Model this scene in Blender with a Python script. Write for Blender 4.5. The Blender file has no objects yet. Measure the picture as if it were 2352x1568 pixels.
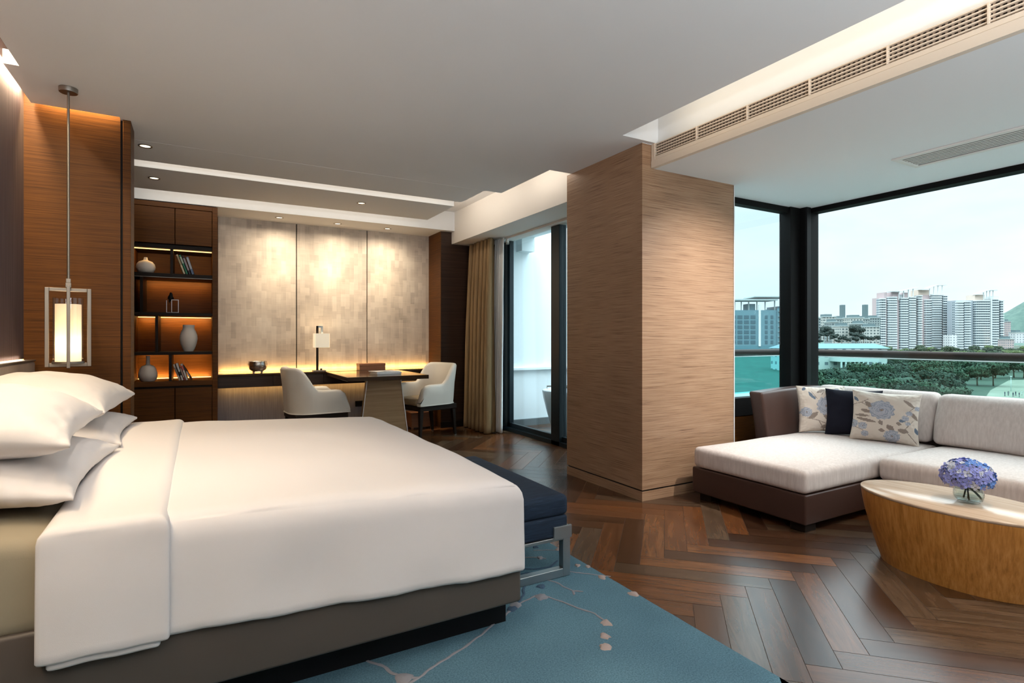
import bpy, bmesh, math, random
from mathutils import Vector, Matrix, noise
rnd = random.Random(7)
PI = math.pi
scene = bpy.context.scene
COL = scene.collection

# ------------------------------------------------------------------ camera
FPX, YAW, HCAM = 1270.26, math.radians(29.536), 1.2
cam_data = bpy.data.cameras.new('camera')
cam_data.sensor_width = 36.0
cam_data.lens = 36.0 * FPX / 2352.0
cam_data.shift_y = -9.0 / 2352.0
cam_data.clip_start = 0.05
cam_data.clip_end = 6000
cam = bpy.data.objects.new('camera', cam_data)
cam.location = (0, 0, HCAM)
cam.rotation_euler = (PI / 2, 0, -YAW)
COL.objects.link(cam)
scene.camera = cam

# ------------------------------------------------------------------ view and sky
vs = scene.view_settings
vs.view_transform = 'Standard'
vs.look = 'None'
vs.gamma = 1.0
vs.use_curve_mapping = False
vs.exposure = 0.0

world = bpy.data.worlds.new('overcast_sky')
scene.world = world
world.use_nodes = True
wt = world.node_tree
wt.nodes.clear()
def wn(t): return wt.nodes.new(t)
w_out = wn('ShaderNodeOutputWorld'); w_bg = wn('ShaderNodeBackground')
w_tc = wn('ShaderNodeTexCoord'); w_sep = wn('ShaderNodeSeparateXYZ')
w_map = wn('ShaderNodeMapping'); w_map.inputs['Scale'].default_value = (2.2, 2.2, 6.0)
w_no = wn('ShaderNodeTexNoise'); w_no.inputs['Scale'].default_value = 1.6; w_no.inputs['Detail'].default_value = 7
w_cr = wn('ShaderNodeValToRGB')
w_cr.color_ramp.elements[0].position = 0.38; w_cr.color_ramp.elements[0].color = (0.93, 1.13, 1.22, 1)
w_cr.color_ramp.elements[1].position = 0.62; w_cr.color_ramp.elements[1].color = (1.10, 1.21, 1.22, 1)
w_el = wn('ShaderNodeValToRGB')            # an overcast sky is brighter towards the zenith
e = w_el.color_ramp.elements
e[0].position = 0.0; e[0].color = (0.30, 0.32, 0.30, 1)
e[1].position = 1.0; e[1].color = (6.5, 6.5, 6.5, 1)
for p, v in ((0.47, 0.55), (0.495, 1.0), (0.62, 1.0), (0.78, 5.0)):
    q = e.new(p); q.color = (v, v, v, 1)
w_rng = wn('ShaderNodeMapRange'); w_rng.inputs['From Min'].default_value = -1.0
w_mul = wn('ShaderNodeMix'); w_mul.data_type = 'RGBA'; w_mul.blend_type = 'MULTIPLY'; w_mul.inputs['Factor'].default_value = 1.0
wl = wt.links.new
wl(w_tc.outputs['Generated'], w_sep.inputs[0]); wl(w_tc.outputs['Generated'], w_map.inputs[0])
wl(w_map.outputs[0], w_no.inputs['Vector']); wl(w_no.outputs['Fac'], w_cr.inputs[0])
wl(w_sep.outputs['Z'], w_rng.inputs['Value']); wl(w_rng.outputs[0], w_el.inputs[0])
wl(w_cr.outputs[0], w_mul.inputs['A']); wl(w_el.outputs[0], w_mul.inputs['B'])
wl(w_mul.outputs['Result'], w_bg.inputs['Color']); wl(w_bg.outputs[0], w_out.inputs[0])
w_bg.inputs['Strength'].default_value = 1.0

# ------------------------------------------------------------------ room lamps (cove strips, downlights) and added fill lights
WARM = (1.0, 0.72, 0.42); AMBER = (1.0, 0.55, 0.16); SOFT = (1.0, 0.86, 0.70)
def area(name, loc, direction, sx, sy, power, color=WARM, spread=PI):
    l = bpy.data.lights.new(name, 'AREA'); l.shape = 'RECTANGLE'; l.size = sx; l.size_y = sy
    l.energy = power; l.color = color; l.spread = spread
    o = bpy.data.objects.new(name, l); COL.objects.link(o); o.location = loc
    d = Vector(direction).normalized()
    z = -d; 
    return o, z
def strip(name, a, b, direction, width, power, color=WARM, spread=PI):
    """a long light strip from a to b that shines towards direction"""
    a = Vector(a); b = Vector(b); x = (b - a).normalized(); z = -Vector(direction).normalized()
    z = (z - x * z.dot(x)).normalized(); y = z.cross(x)
    o, _ = area(name, (a + b) / 2, direction, (b - a).length, width, power, color, spread)
    m = Matrix((x, y, z)).transposed().to_4x4(); m.translation = (a + b) / 2
    o.matrix_world = m
    return o
def spot(name, loc, target, power, angle, color=SOFT, blend=0.6, radius=0.03):
    l = bpy.data.lights.new(name, 'SPOT'); l.energy = power; l.spot_size = math.radians(angle)
    l.spot_blend = blend; l.color = color; l.shadow_soft_size = radius
    o = bpy.data.objects.new(name, l); COL.objects.link(o); o.location = loc
    o.rotation_euler = (Vector(target) - Vector(loc)).to_track_quat('-Z', 'Y').to_euler()
    return o
strip('cove_strip', (2.66, 0.0, 2.72), (2.66, 2.80, 2.72), (1, 0, 0.25), 0.03, 3.8, (1.0, 0.84, 0.62))
strip('cove_strip', (2.66, -1.5, 2.72), (2.66, 0.0, 2.72), (1, 0, 0.25), 0.03, 1.9, (1.0, 0.84, 0.62))
strip('cove_strip', (2.64, 4.0, 2.72), (2.64, 4.75, 2.72), (1, 0, 0.25), 0.03, 1.5, SOFT)
strip('cove_strip', (2.45, 4.85, 2.74), (2.45, 6.3, 2.74), (1, 0, 0.25), 0.03, 4, SOFT)
strip('cove_strip', (-0.55, 5.345, 2.69), (2.38, 5.345, 2.69), (0, 1, -0.05), 0.03, 2.6, SOFT)
strip('cove_strip', (-0.55, 6.345, 2.69), (2.40, 6.345, 2.69), (0, 1, -0.05), 0.03, 4.6, SOFT)
strip('headboard_cove_strip', (-0.907, -1.2, 2.72), (-0.907, 4.34, 2.72), (-0.15, 0, -1), 0.03, 95, (1.0, 0.78, 0.50))
strip('partition_cove_strip', (-0.86, 4.387, 2.70), (-0.46, 4.387, 2.70), (0, 0.15, -1), 0.03, 4.0, (1.0, 0.68, 0.30))
for x, y, p in ((-0.10, 2.15, 15), (-0.45, 1.75, 10), (0.75, 1.85, 7), (0.35, 1.1, 6)):
    spot('bed_downlight_beam', (x, y, 2.60), (x + 0.05, y + 0.75, 0.6), p * 2.3, 62, (1.0, 0.89, 0.78), 1.0, 0.05)
spot('table_downlight_beam', (3.45, 0.9, 2.43), (3.3, 1.25, 0.4), 75, 70, SOFT, 0.8, 0.05)
spot('column_wash_beam', (3.55, 1.75, 2.44), (3.42, 3.05, 1.1), 330, 80, (1.0, 0.98, 0.94), 1.0, 0.05)
spot('floor_downlight_beam', (1.9, 0.5, 2.60), (2.2, 1.3, 0), 60, 90, SOFT, 0.9, 0.05)
for x, y in ((-0.2, -1.1), (2.1, -1.2)):                   # unseen uplights added behind the camera to brighten the ceiling
    spot('unseen_fill_uplight', (x, y, 1.75), (x + 0.1, y + 0.5, 3.0), 290, 165, (0.86, 0.94, 1.0), 0.8, 0.15)
for x in (0.825, 1.497, 2.126):
    spot('wallwash_beam', (x, 7.02, 2.59), (x, 7.17, 1.0), 42, 66, (1.0, 0.80, 0.54), 1.0, 0.04)
    spot('added_wall_fill', (x, 6.90, 2.59), (x, 7.2, 1.5), 38, 140, (1.0, 0.84, 0.62), 1.0, 0.05)  # extra broad fill added to brighten the wall panels
for x, y in ((-0.3, 4.9), (-0.3, 5.86), (1.499, 5.882)):
    spot('desk_downlight_beam', (x, y, 2.59), (x + 0.15, y, 0), 36, 80, SOFT, 0.8, 0.03)

# ------------------------------------------------------------------ materials
MATS = {}
def new_mat(name):
    m = bpy.data.materials.new(name); m.use_nodes = True
    nt = m.node_tree; b = nt.nodes['Principled BSDF']
    MATS[name] = m
    return m, nt, b
def plain(name, col, rough=0.6, metal=0.0, spec=0.5, emit=None, estr=0.0, bump=0.0, bscale=200.0):
    m, nt, b = new_mat(name)
    b.inputs['Base Color'].default_value = (*col, 1)
    b.inputs['Roughness'].default_value = rough
    b.inputs['Metallic'].default_value = metal
    b.inputs['Specular IOR Level'].default_value = spec
    if emit:
        b.inputs['Emission Color'].default_value = (*emit, 1); b.inputs['Emission Strength'].default_value = estr
    if bump:
        n = nt.nodes.new('ShaderNodeTexNoise'); n.inputs['Scale'].default_value = bscale; n.inputs['Detail'].default_value = 4
        tc = nt.nodes.new('ShaderNodeTexCoord'); bp = nt.nodes.new('ShaderNodeBump')
        bp.inputs['Strength'].default_value = bump; bp.inputs['Distance'].default_value = 0.002
        nt.links.new(tc.outputs['Object'], n.inputs['Vector']); nt.links.new(n.outputs['Fac'], bp.inputs['Height'])
        nt.links.new(bp.outputs[0], b.inputs['Normal'])
    return m
def grained(name, stops, scale, rough=0.45, detail=8.0, noise_scale=1.0, coords='Object', bump=0.15, spec=0.4, big=None):
    """stretched-noise grain: wood, linen, brushed metal. stops = [(pos, rgb), ...]"""
    m, nt, b = new_mat(name)
    tc = nt.nodes.new('ShaderNodeTexCoord'); mp = nt.nodes.new('ShaderNodeMapping')
    mp.inputs['Scale'].default_value = scale
    n = nt.nodes.new('ShaderNodeTexNoise'); n.inputs['Scale'].default_value = noise_scale
    n.inputs['Detail'].default_value = detail; n.inputs['Roughness'].default_value = 0.62
    cr = nt.nodes.new('ShaderNodeValToRGB'); el = cr.color_ramp.elements
    el[0].position, el[0].color = stops[0][0], (*stops[0][1], 1)
    el[1].position, el[1].color = stops[-1][0], (*stops[-1][1], 1)
    for p, c in stops[1:-1]:
        q = el.new(p); q.color = (*c, 1)
    L = nt.links.new
    L(tc.outputs[coords], mp.inputs[0]); L(mp.outputs[0], n.inputs['Vector']); L(n.outputs['Fac'], cr.inputs[0])
    out = cr.outputs[0]
    if big:                                    # slow colour drift of the veneer or cloth itself
        n2 = nt.nodes.new('ShaderNodeTexNoise'); n2.inputs['Scale'].default_value = big[0]; n2.inputs['Detail'].default_value = 3
        mx = nt.nodes.new('ShaderNodeMix'); mx.data_type = 'RGBA'; mx.blend_type = 'MULTIPLY'
        c2 = nt.nodes.new('ShaderNodeValToRGB')
        c2.color_ramp.elements[0].position = 0.35; c2.color_ramp.elements[0].color = (*big[1], 1)
        c2.color_ramp.elements[1].position = 0.65; c2.color_ramp.elements[1].color = (1, 1, 1, 1)
        mx.inputs['Factor'].default_value = 1.0
        L(tc.outputs[coords], n2.inputs['Vector']); L(n2.outputs['Fac'], c2.inputs[0])
        L(out, mx.inputs['A']); L(c2.outputs[0], mx.inputs['B']); out = mx.outputs['Result']
    L(out, b.inputs['Base Color'])
    b.inputs['Roughness'].default_value = rough; b.inputs['Specular IOR Level'].default_value = spec
    if bump:
        bp = nt.nodes.new('ShaderNodeBump'); bp.inputs['Strength'].default_value = bump; bp.inputs['Distance'].default_value = 0.002
        L(n.outputs['Fac'], bp.inputs['Height']); L(bp.outputs[0], b.inputs['Normal'])
    return m
def glass(name, tint, refl=1.0):
    """thin clear pane: tinted see-through plus a mirror that grows towards grazing angles"""
    m = bpy.data.materials.new(name); m.use_nodes = True; nt = m.node_tree; nt.nodes.clear()
    o = nt.nodes.new('ShaderNodeOutputMaterial'); mx = nt.nodes.new('ShaderNodeMixShader')
    t = nt.nodes.new('ShaderNodeBsdfTransparent'); g = nt.nodes.new('ShaderNodeBsdfGlossy'); f = nt.nodes.new('ShaderNodeLayerWeight')
    f.inputs['Blend'].default_value = 0.5
    pw = nt.nodes.new('ShaderNodeMath'); pw.operation = 'POWER'; pw.inputs[1].default_value = 4.0
    mu = nt.nodes.new('ShaderNodeMath'); mu.operation = 'MULTIPLY_ADD'; mu.inputs[1].default_value = 0.75 * refl; mu.inputs[2].default_value = 0.035 * refl
    t.inputs[0].default_value = (*tint, 1); g.inputs['Roughness'].default_value = 0.0
    L = nt.links.new
    L(f.outputs['Facing'], pw.inputs[0]); L(pw.outputs[0], mu.inputs[0]); L(mu.outputs[0], mx.inputs[0]); L(t.outputs[0], mx.inputs[1]); L(g.outputs[0], mx.inputs[2]); L(mx.outputs[0], o.inputs[0])
    return m
def vcol(name, rough=0.7, bump=0.0, bscale=300, spec=0.3, extra=None):
    """base colour from the mesh's 'Col' attribute (printed cloth, floor boards)"""
    m, nt, b = new_mat(name)
    a = nt.nodes.new('ShaderNodeAttribute'); a.attribute_name = 'Col'
    nt.links.new(a.outputs['Color'], b.inputs['Base Color'])
    b.inputs['Roughness'].default_value = rough; b.inputs['Specular IOR Level'].default_value = spec
    return m

M_ceiling = plain('white_ceiling_paint', (0.78, 0.795, 0.81), 0.85)
M_white = plain('white_wall_paint', (0.72, 0.70, 0.67), 0.8)
M_column = grained('column_veneer', [(0.32, (0.13, 0.062, 0.033)), (0.44, (0.33, 0.190, 0.110)), (0.58, (0.41, 0.255, 0.155)), (0.75, (0.48, 0.32, 0.205))], (3.2, 3.2, 290), 0.38, 5, 1.0, bump=0.1, big=(1.3, (0.84, 0.82, 0.80)))
M_wood = grained('amber_veneer', [(0.30, (0.042, 0.014, 0.003)), (0.5, (0.112, 0.040, 0.006)), (0.72, (0.165, 0.062, 0.010))], (3.0, 3.0, 300), 0.5, 5, 1.0, bump=0.08, spec=0.2, big=(1.2, (0.80, 0.76, 0.72)))
M_wood_dark = grained('dark_walnut_veneer', [(0.30, (0.016, 0.008, 0.005)), (0.55, (0.042, 0.021, 0.013)), (0.75, (0.065, 0.034, 0.020))], (1.0, 1.0, 70), 0.35, 6)
M_espresso = plain('espresso_wood', (0.014, 0.008, 0.005), 0.5, 0, 0.2)
M_desk = grained('glossy_dark_walnut', [(0.3, (0.022, 0.011, 0.006)), (0.7, (0.065, 0.032, 0.016))], (1.2, 40, 40), 0.12, 6, bump=0.0, spec=0.6)
M_lightwood = grained('light_oak_panel', [(0.3, (0.27, 0.165, 0.08)), (0.7, (0.42, 0.28, 0.15))], (1.5, 1.5, 50), 0.4, 6)
M_coffee = grained('honey_oak', [(0.28, (0.30, 0.115, 0.022)), (0.5, (0.48, 0.205, 0.045)), (0.72, (0.60, 0.285, 0.08))], (70, 70, 1.6), 0.3, 7, bump=0.06)
M_coffeetop = grained('pale_oak_top', [(0.28, (0.52, 0.37, 0.25)), (0.72, (0.68, 0.53, 0.40))], (40, 1.5, 40), 0.22, 6, bump=0.03)
M_box = grained('cherry_box', [(0.3, (0.23, 0.09, 0.04)), (0.7, (0.36, 0.16, 0.075))], (3, 3, 60), 0.4, 6)
M_headwall = grained('plum_grasscloth', [(0.3, (0.075, 0.05, 0.055)), (0.7, (0.135, 0.095, 0.10))], (90, 90, 2.0), 0.8, 6)
M_headboard = grained('taupe_leather', [(0.3, (0.26, 0.215, 0.19)), (0.7, (0.36, 0.30, 0.26))], (6, 6, 6), 0.5, 4)
M_dado = grained('grey_silk_paper', [(0.3, (0.24, 0.23, 0.255)), (0.7, (0.38, 0.36, 0.39))], (80, 80, 3), 0.7, 5)
M_black = plain('black_metal', (0.006, 0.006, 0.007), 0.5, 0.0, 0.2)
M_frame = plain('dark_bronze_frame', (0.005, 0.0045, 0.0045), 0.6, 0.0, 0.12)
M_doorframe = plain('blue_black_frame', (0.010, 0.020, 0.027), 0.4, 0.0, 0.4)
M_nickel = plain('brushed_nickel', (0.27, 0.24, 0.21), 0.45, 1.0)
M_steel = plain('brushed_steel', (0.38, 0.42, 0.44), 0.38, 0.9)
M_grille = plain('cream_grille_paint', (0.72, 0.61, 0.50), 0.6)
M_void = plain('dark_duct_void', (0.03, 0.02, 0.016), 0.9)
M_linen_white = plain('white_bed_linen', (0.73, 0.695, 0.685), 0.75, 0, 0.25, bump=0.12, bscale=700)
M_mattress = plain('shaded_cream_ticking', (0.30, 0.25, 0.17), 0.8, bump=0.1, bscale=300)  # cream darkened so the colour holds the shade on the mattress side
M_bedframe = plain('grey_brown_leather', (0.085, 0.068, 0.056), 0.42, 0, 0.4, bump=0.06, bscale=180)
M_navy = grained('denim_blue_weave', [(0.3, (0.004, 0.010, 0.022)), (0.6, (0.010, 0.024, 0.050)), (0.8, (0.038, 0.068, 0.11))], (9, 160, 160), 0.85, 5, bump=0.3)
M_navypillow = plain('midnight_velvet', (0.007, 0.008, 0.016), 0.85, 0, 0.2, bump=0.1, bscale=500)
M_sofa = grained('stone_linen', [(0.3, (0.56, 0.485, 0.45)), (0.7, (0.70, 0.625, 0.585))], (70, 70, 9), 0.85, 5, bump=0.12, spec=0.2)
M_leather = plain('chestnut_leather', (0.056, 0.028, 0.021), 0.38, 0, 0.35, bump=0.10, bscale=120)
M_chair = plain('ivory_leather', (0.72, 0.68, 0.61), 0.45, 0, 0.4, bump=0.04, bscale=200)
M_chairseat = plain('tan_leather', (0.36, 0.27, 0.16), 0.5)
M_ceramic = plain('cream_ceramic', (0.80, 0.72, 0.64), 0.55)
M_ceramic_grey = plain('stone_ceramic', (0.60, 0.53, 0.47), 0.6)
M_silver = plain('hammered_silver', (0.55, 0.52, 0.49), 0.25, 1.0, bump=1.0, bscale=60)
M_paper = plain('white_paper', (0.78, 0.78, 0.78), 0.5)
M_curtain = grained('bronze_curtain_cloth', [(0.3, (0.25, 0.155, 0.07)), (0.7, (0.36, 0.24, 0.12))], (60, 60, 4), 0.7, 4, bump=0.05)
M_sheer = plain('white_sheer_cloth', (0.88, 0.90, 0.90), 0.8)
M_led = plain('amber_led', (1, 0.8, 0.5), 0.5, emit=(1.0, 0.58, 0.18), estr=3.0)
M_lamp_on = plain('lit_lamp', (1, 0.9, 0.8), 0.5, emit=(1.0, 0.86, 0.62), estr=2.0)
M_shade = plain('lit_linen_shade', (0.85, 0.8, 0.7), 0.8, emit=(1.0, 0.84, 0.60), estr=0.42)
M_tub = plain('white_tub_acrylic', (0.70, 0.76, 0.80), 0.25)
M_granite = plain('grey_granite', (0.13, 0.15, 0.16), 0.5, bump=0.3, bscale=90)
M_tile = plain('balcony_tile', (0.55, 0.62, 0.66), 0.4)
M_extwall = plain('balcony_render', (0.86, 0.92, 0.95), 0.8)
M_rail = plain('bronze_handrail', (0.018, 0.011, 0.008), 0.6, 0.0, 0.2)
M_leaf = plain('dark_leaf', (0.020, 0.042, 0.012), 0.5)
M_brownleaf = plain('brown_leaf', (0.17, 0.075, 0.02), 0.6)
M_stem = plain('green_stem', (0.03, 0.06, 0.015), 0.5)
G_window = glass('window_glass', (0.965, 0.978, 0.982), 0.40)
G_window_side = glass('window_glass_side', (0.90, 0.965, 0.98), 0.8)
G_door = glass('door_glass', (0.93, 0.985, 1.0), 0.9)
G_rail = glass('teal_balustrade_glass', (0.70, 0.87, 0.84), 0.28)
G_railside = glass('turquoise_balustrade_glass', (0.50, 0.84, 0.85), 0.35)
G_vase = glass('clear_vase_glass', (0.90, 0.95, 0.95), 1.6)
G_water = glass('vase_water', (0.88, 0.94, 0.95), 0.8)
G_lamp = glass('clear_lamp_glass', (0.96, 0.96, 0.96), 1.0)

# wallpaper: patchwork of woven rectangles, silver-beige
def wallpaper():
    m, nt, b = new_mat('woven_patchwork_paper'); L = nt.links.new; N = nt.nodes.new
    tc = N('ShaderNodeTexCoord'); sp = N('ShaderNodeSeparateXYZ'); L(tc.outputs['Object'], sp.inputs[0])
    cb = N('ShaderNodeCombineXYZ'); L(sp.outputs['X'], cb.inputs['X']); L(sp.outputs['Z'], cb.inputs['Y'])
    def blocks(rot, w, h, sc):
        mp = N('ShaderNodeMapping'); mp.inputs['Rotation'].default_value = (0, 0, rot); L(cb.outputs[0], mp.inputs[0])
        br = N('ShaderNodeTexBrick'); br.inputs['Scale'].default_value = sc; br.inputs['Mortar Size'].default_value = 0.0
        br.inputs['Brick Width'].default_value = w; br.inputs['Row Height'].default_value = h; br.inputs['Bias'].default_value = 0.0
        br.inputs['Color1'].default_value = (0, 0, 0, 1); br.inputs['Color2'].default_value = (1, 1, 1, 1)
        br.offset = 0.37; br.offset_frequency = 2; br.squash = 0.6; br.squash_frequency = 3
        L(mp.outputs[0], br.inputs['Vector']); return br.outputs['Color']
    b1 = blocks(PI / 2, 0.16, 0.055, 1.0); b2 = blocks(0, 0.11, 0.07, 1.0)
    n1 = N('ShaderNodeTexNoise'); n1.inputs['Scale'].default_value = 2.3; n1.inputs['Detail'].default_value = 3; L(cb.outputs[0], n1.inputs['Vector'])
    mp2 = N('ShaderNodeMapping'); mp2.inputs['Scale'].default_value = (4, 160, 1); L(cb.outputs[0], mp2.inputs[0])
    n2 = N('ShaderNodeTexNoise'); n2.inputs['Scale'].default_value = 1; n2.inputs['Detail'].default_value = 3; L(mp2.outputs[0], n2.inputs['Vector'])
    mp3 = N('ShaderNodeMapping'); mp3.inputs['Scale'].default_value = (160, 4, 1); L(cb.outputs[0], mp3.inputs[0])
    n3 = N('ShaderNodeTexNoise'); n3.inputs['Scale'].default_value = 1; n3.inputs['Detail'].default_value = 3; L(mp3.outputs[0], n3.inputs['Vector'])
    def mathn(op, a, bb):
        q = N('ShaderNodeMath'); q.operation = op
        for i, v in enumerate((a, bb)):
            if isinstance(v, (int, float)): q.inputs[i].default_value = v
            else: L(v, q.inputs[i])
        return q.outputs[0]
    patch = mathn('MULTIPLY', mathn('SUBTRACT', b1, 0.5), 0.30)
    patch2 = mathn('MULTIPLY', mathn('SUBTRACT', b2, 0.5), 0.12)
    cloud = mathn('MULTIPLY', mathn('SUBTRACT', n1.outputs['Fac'], 0.5), 1.0)
    fib = mathn('MULTIPLY', mathn('ADD', mathn('SUBTRACT', n2.outputs['Fac'], 0.5), mathn('SUBTRACT', n3.outputs['Fac'], 0.5)), 0.35)
    tot = mathn('ADD', mathn('ADD', patch, patch2), mathn('ADD', cloud, mathn('ADD', fib, 0.5)))
    cr = N('ShaderNodeValToRGB'); L(tot, cr.inputs[0]); el = cr.color_ramp.elements
    el[0].position = 0.1; el[0].color = (0.38, 0.315, 0.26, 1); el[1].position = 0.85; el[1].color = (0.74, 0.65, 0.545, 1)
    q = el.new(0.45); q.color = (0.58, 0.495, 0.41, 1)
    L(cr.outputs[0], b.inputs['Base Color']); b.inputs['Roughness'].default_value = 0.55
    return m
M_paperwall = wallpaper()

def floor_mat():
    m, nt, b = new_mat('walnut_herringbone'); L = nt.links.new; N = nt.nodes.new
    uv = N('ShaderNodeUVMap'); uv.uv_map = 'UVMap'
    mp = N('ShaderNodeMapping'); mp.inputs['Scale'].default_value = (3.0, 26, 1); L(uv.outputs[0], mp.inputs[0])
    n = N('ShaderNodeTexNoise'); n.inputs['Scale'].default_value = 1.0; n.inputs['Detail'].default_value = 8
    n.inputs['Roughness'].default_value = 0.6; n.inputs['Distortion'].default_value = 0.9; L(mp.outputs[0], n.inputs['Vector'])
    cr = N('ShaderNodeValToRGB'); L(n.outputs['Fac'], cr.inputs[0])
    cr.color_ramp.elements[0].position = 0.28; cr.color_ramp.elements[0].color = (0.50, 0.46, 0.42, 1)
    cr.color_ramp.elements[1].position = 0.70; cr.color_ramp.elements[1].color = (1.25, 1.25, 1.25, 1)
    a = N('ShaderNodeAttribute'); a.attribute_name = 'Col'
    mx = N('ShaderNodeMix'); mx.data_type = 'RGBA'; mx.blend_type = 'MULTIPLY'; mx.inputs['Factor'].default_value = 1
    L(a.outputs['Color'], mx.inputs['A']); L(cr.outputs[0], mx.inputs['B']); L(mx.outputs['Result'], b.inputs['Base Color'])
    b.inputs['Roughness'].default_value = 0.27; b.inputs['Specular IOR Level'].default_value = 0.5
    bp = N('ShaderNodeBump'); bp.inputs['Strength'].default_value = 0.06; bp.inputs['Distance'].default_value = 0.002
    L(n.outputs['Fac'], bp.inputs['Height']); L(bp.outputs[0], b.inputs['Normal'])
    return m
M_floor = floor_mat()
M_gap = plain('floor_joint', (0.055, 0.03, 0.018), 0.7)

def rug_mat():
    m, nt, b = new_mat('teal_wool_pile'); L = nt.links.new; N = nt.nodes.new
    tc = N('ShaderNodeTexCoord')
    n = N('ShaderNodeTexNoise'); n.inputs['Scale'].default_value = 170; n.inputs['Detail'].default_value = 5; n.inputs['Roughness'].default_value = 0.75
    n2 = N('ShaderNodeTexNoise'); n2.inputs['Scale'].default_value = 1.6; n2.inputs['Detail'].default_value = 2
    L(tc.outputs['Object'], n.inputs['Vector']); L(tc.outputs['Object'], n2.inputs['Vector'])
    cr = N('ShaderNodeValToRGB'); L(n.outputs['Fac'], cr.inputs[0])
    cr.color_ramp.elements[0].position = 0.3; cr.color_ramp.elements[0].color = (0.046, 0.098, 0.132, 1)
    cr.color_ramp.elements[1].position = 0.7; cr.color_ramp.elements[1].color = (0.138, 0.255, 0.312, 1)
    c2 = N('ShaderNodeValToRGB'); L(n2.outputs['Fac'], c2.inputs[0])
    c2.color_ramp.elements[0].position = 0.35; c2.color_ramp.elements[0].color = (0.8, 0.82, 0.85, 1)
    c2.color_ramp.elements[1].position = 0.65; c2.color_ramp.elements[1].color = (1.1, 1.1, 1.1, 1)
    mx = N('ShaderNodeMix'); mx.data_type = 'RGBA'; mx.blend_type = 'MULTIPLY'; mx.inputs['Factor'].default_value = 1
    L(cr.outputs[0], mx.inputs['A']); L(c2.outputs[0], mx.inputs['B']); L(mx.outputs['Result'], b.inputs['Base Color'])
    b.inputs['Roughness'].default_value = 0.95; b.inputs['Specular IOR Level'].default_value = 0.1
    bp = N('ShaderNodeBump'); bp.inputs['Strength'].default_value = 0.5; bp.inputs['Distance'].default_value = 0.006
    L(n.outputs['Fac'], bp.inputs['Height']); L(bp.outputs[0], b.inputs['Normal'])
    return m
M_rug = rug_mat()
M_rugbranch = plain('taupe_wool_relief', (0.22, 0.215, 0.235), 0.95, 0, 0.1, bump=0.6, bscale=250)
M_rugblossom = plain('pink_beige_wool_relief', (0.33, 0.265, 0.245), 0.95, 0, 0.1, bump=0.6, bscale=250)
M_rugnavy = plain('slate_blue_wool_relief', (0.05, 0.085, 0.13), 0.95, 0, 0.1, bump=0.6, bscale=250)

# ------------------------------------------------------------------ mesh helpers
def add_box(bm, lo, hi, bev=0.0, seg=2, mi=0):
    ret = bmesh.ops.create_cube(bm, size=1.0); vs_ = ret['verts']
    for v in vs_:
        v.co = Vector([lo[i] + (v.co[i] + 0.5) * (hi[i] - lo[i]) for i in range(3)])
    fs = {f for v in vs_ for f in v.link_faces}
    for f in fs: f.material_index = mi
    if bev:
        es = list({e_ for v in vs_ for e_ in v.link_edges})
        r = bmesh.ops.bevel(bm, geom=es, offset=bev, segments=seg, affect='EDGES', profile=0.5)
        for f in r['faces']: f.material_index = mi
def box_bm(lo, hi, bev=0.0, seg=2):
    bm = bmesh.new(); add_box(bm, lo, hi, bev, seg); return bm
def add_prism(bm, pts, z0, z1, mi=0):
    lo = [bm.verts.new((p[0], p[1], z0)) for p in pts]; hi = [bm.verts.new((p[0], p[1], z1)) for p in pts]
    n = len(pts); fs = [bm.faces.new(hi), bm.faces.new(lo[::-1])]
    for i in range(n): fs.append(bm.faces.new((lo[i], lo[(i + 1) % n], hi[(i + 1) % n], hi[i])))
    for f in fs: f.material_index = mi
    bmesh.ops.recalc_face_normals(bm, faces=fs)
def add_lathe(bm, prof, c=(0, 0, 0), n=40, sx=1.0, sy=1.0, mi=0, close=True):
    rings = []
    for r, z in prof:
        if r < 1e-6: rings.append([bm.verts.new((c[0], c[1], c[2] + z))])
        else: rings.append([bm.verts.new((c[0] + r * sx * math.cos(2 * PI * i / n), c[1] + r * sy * math.sin(2 * PI * i / n), c[2] + z)) for i in range(n)])
    for a, b in zip(rings, rings[1:]):
        for i in range(n):
            j = (i + 1) % n
            if len(a) == 1 and len(b) == 1: continue
            if len(a) == 1: f = bm.faces.new((a[0], b[i], b[j]))
            elif len(b) == 1: f = bm.faces.new((a[i], b[0], a[j]))
            else: f = bm.faces.new((a[i], a[j], b[j], b[i]))
            f.material_index = mi
def add_tube(bm, pts, r, n=8, mi=0, flat=1.0, closed=False, caps=True):
    pts = [Vector(p) for p in pts]; rings = []; m = len(pts)
    rr = r if hasattr(r, '__len__') else [r] * m
    for k, p in enumerate(pts):
        if closed: d = pts[(k + 1) % m] - pts[k - 1]
        else: d = pts[min(k + 1, m - 1)] - pts[max(k - 1, 0)]
        d = d.normalized() if d.length > 0 else Vector((0, 0, 1))
        u = Vector((0, 0, 1)) if abs(d.z) < 0.9 else Vector((1, 0, 0))
        s = d.cross(u).normalized(); t = s.cross(d).normalized()
        rings.append([bm.verts.new(p + s * rr[k] * math.cos(2 * PI * i / n) + t * rr[k] * flat * math.sin(2 * PI * i / n)) for i in range(n)])
    prs = list(zip(rings, rings[1:])) + ([(rings[-1], rings[0])] if closed else [])
    for a, b in prs:
        for i in range(n):
            f = bm.faces.new((a[i], b[i], b[(i + 1) % n], a[(i + 1) % n])); f.material_index = mi
    if caps and not closed:
        f = bm.faces.new(rings[0]); f.material_index = mi
        f = bm.faces.new(rings[-1][::-1]); f.material_index = mi
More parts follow.
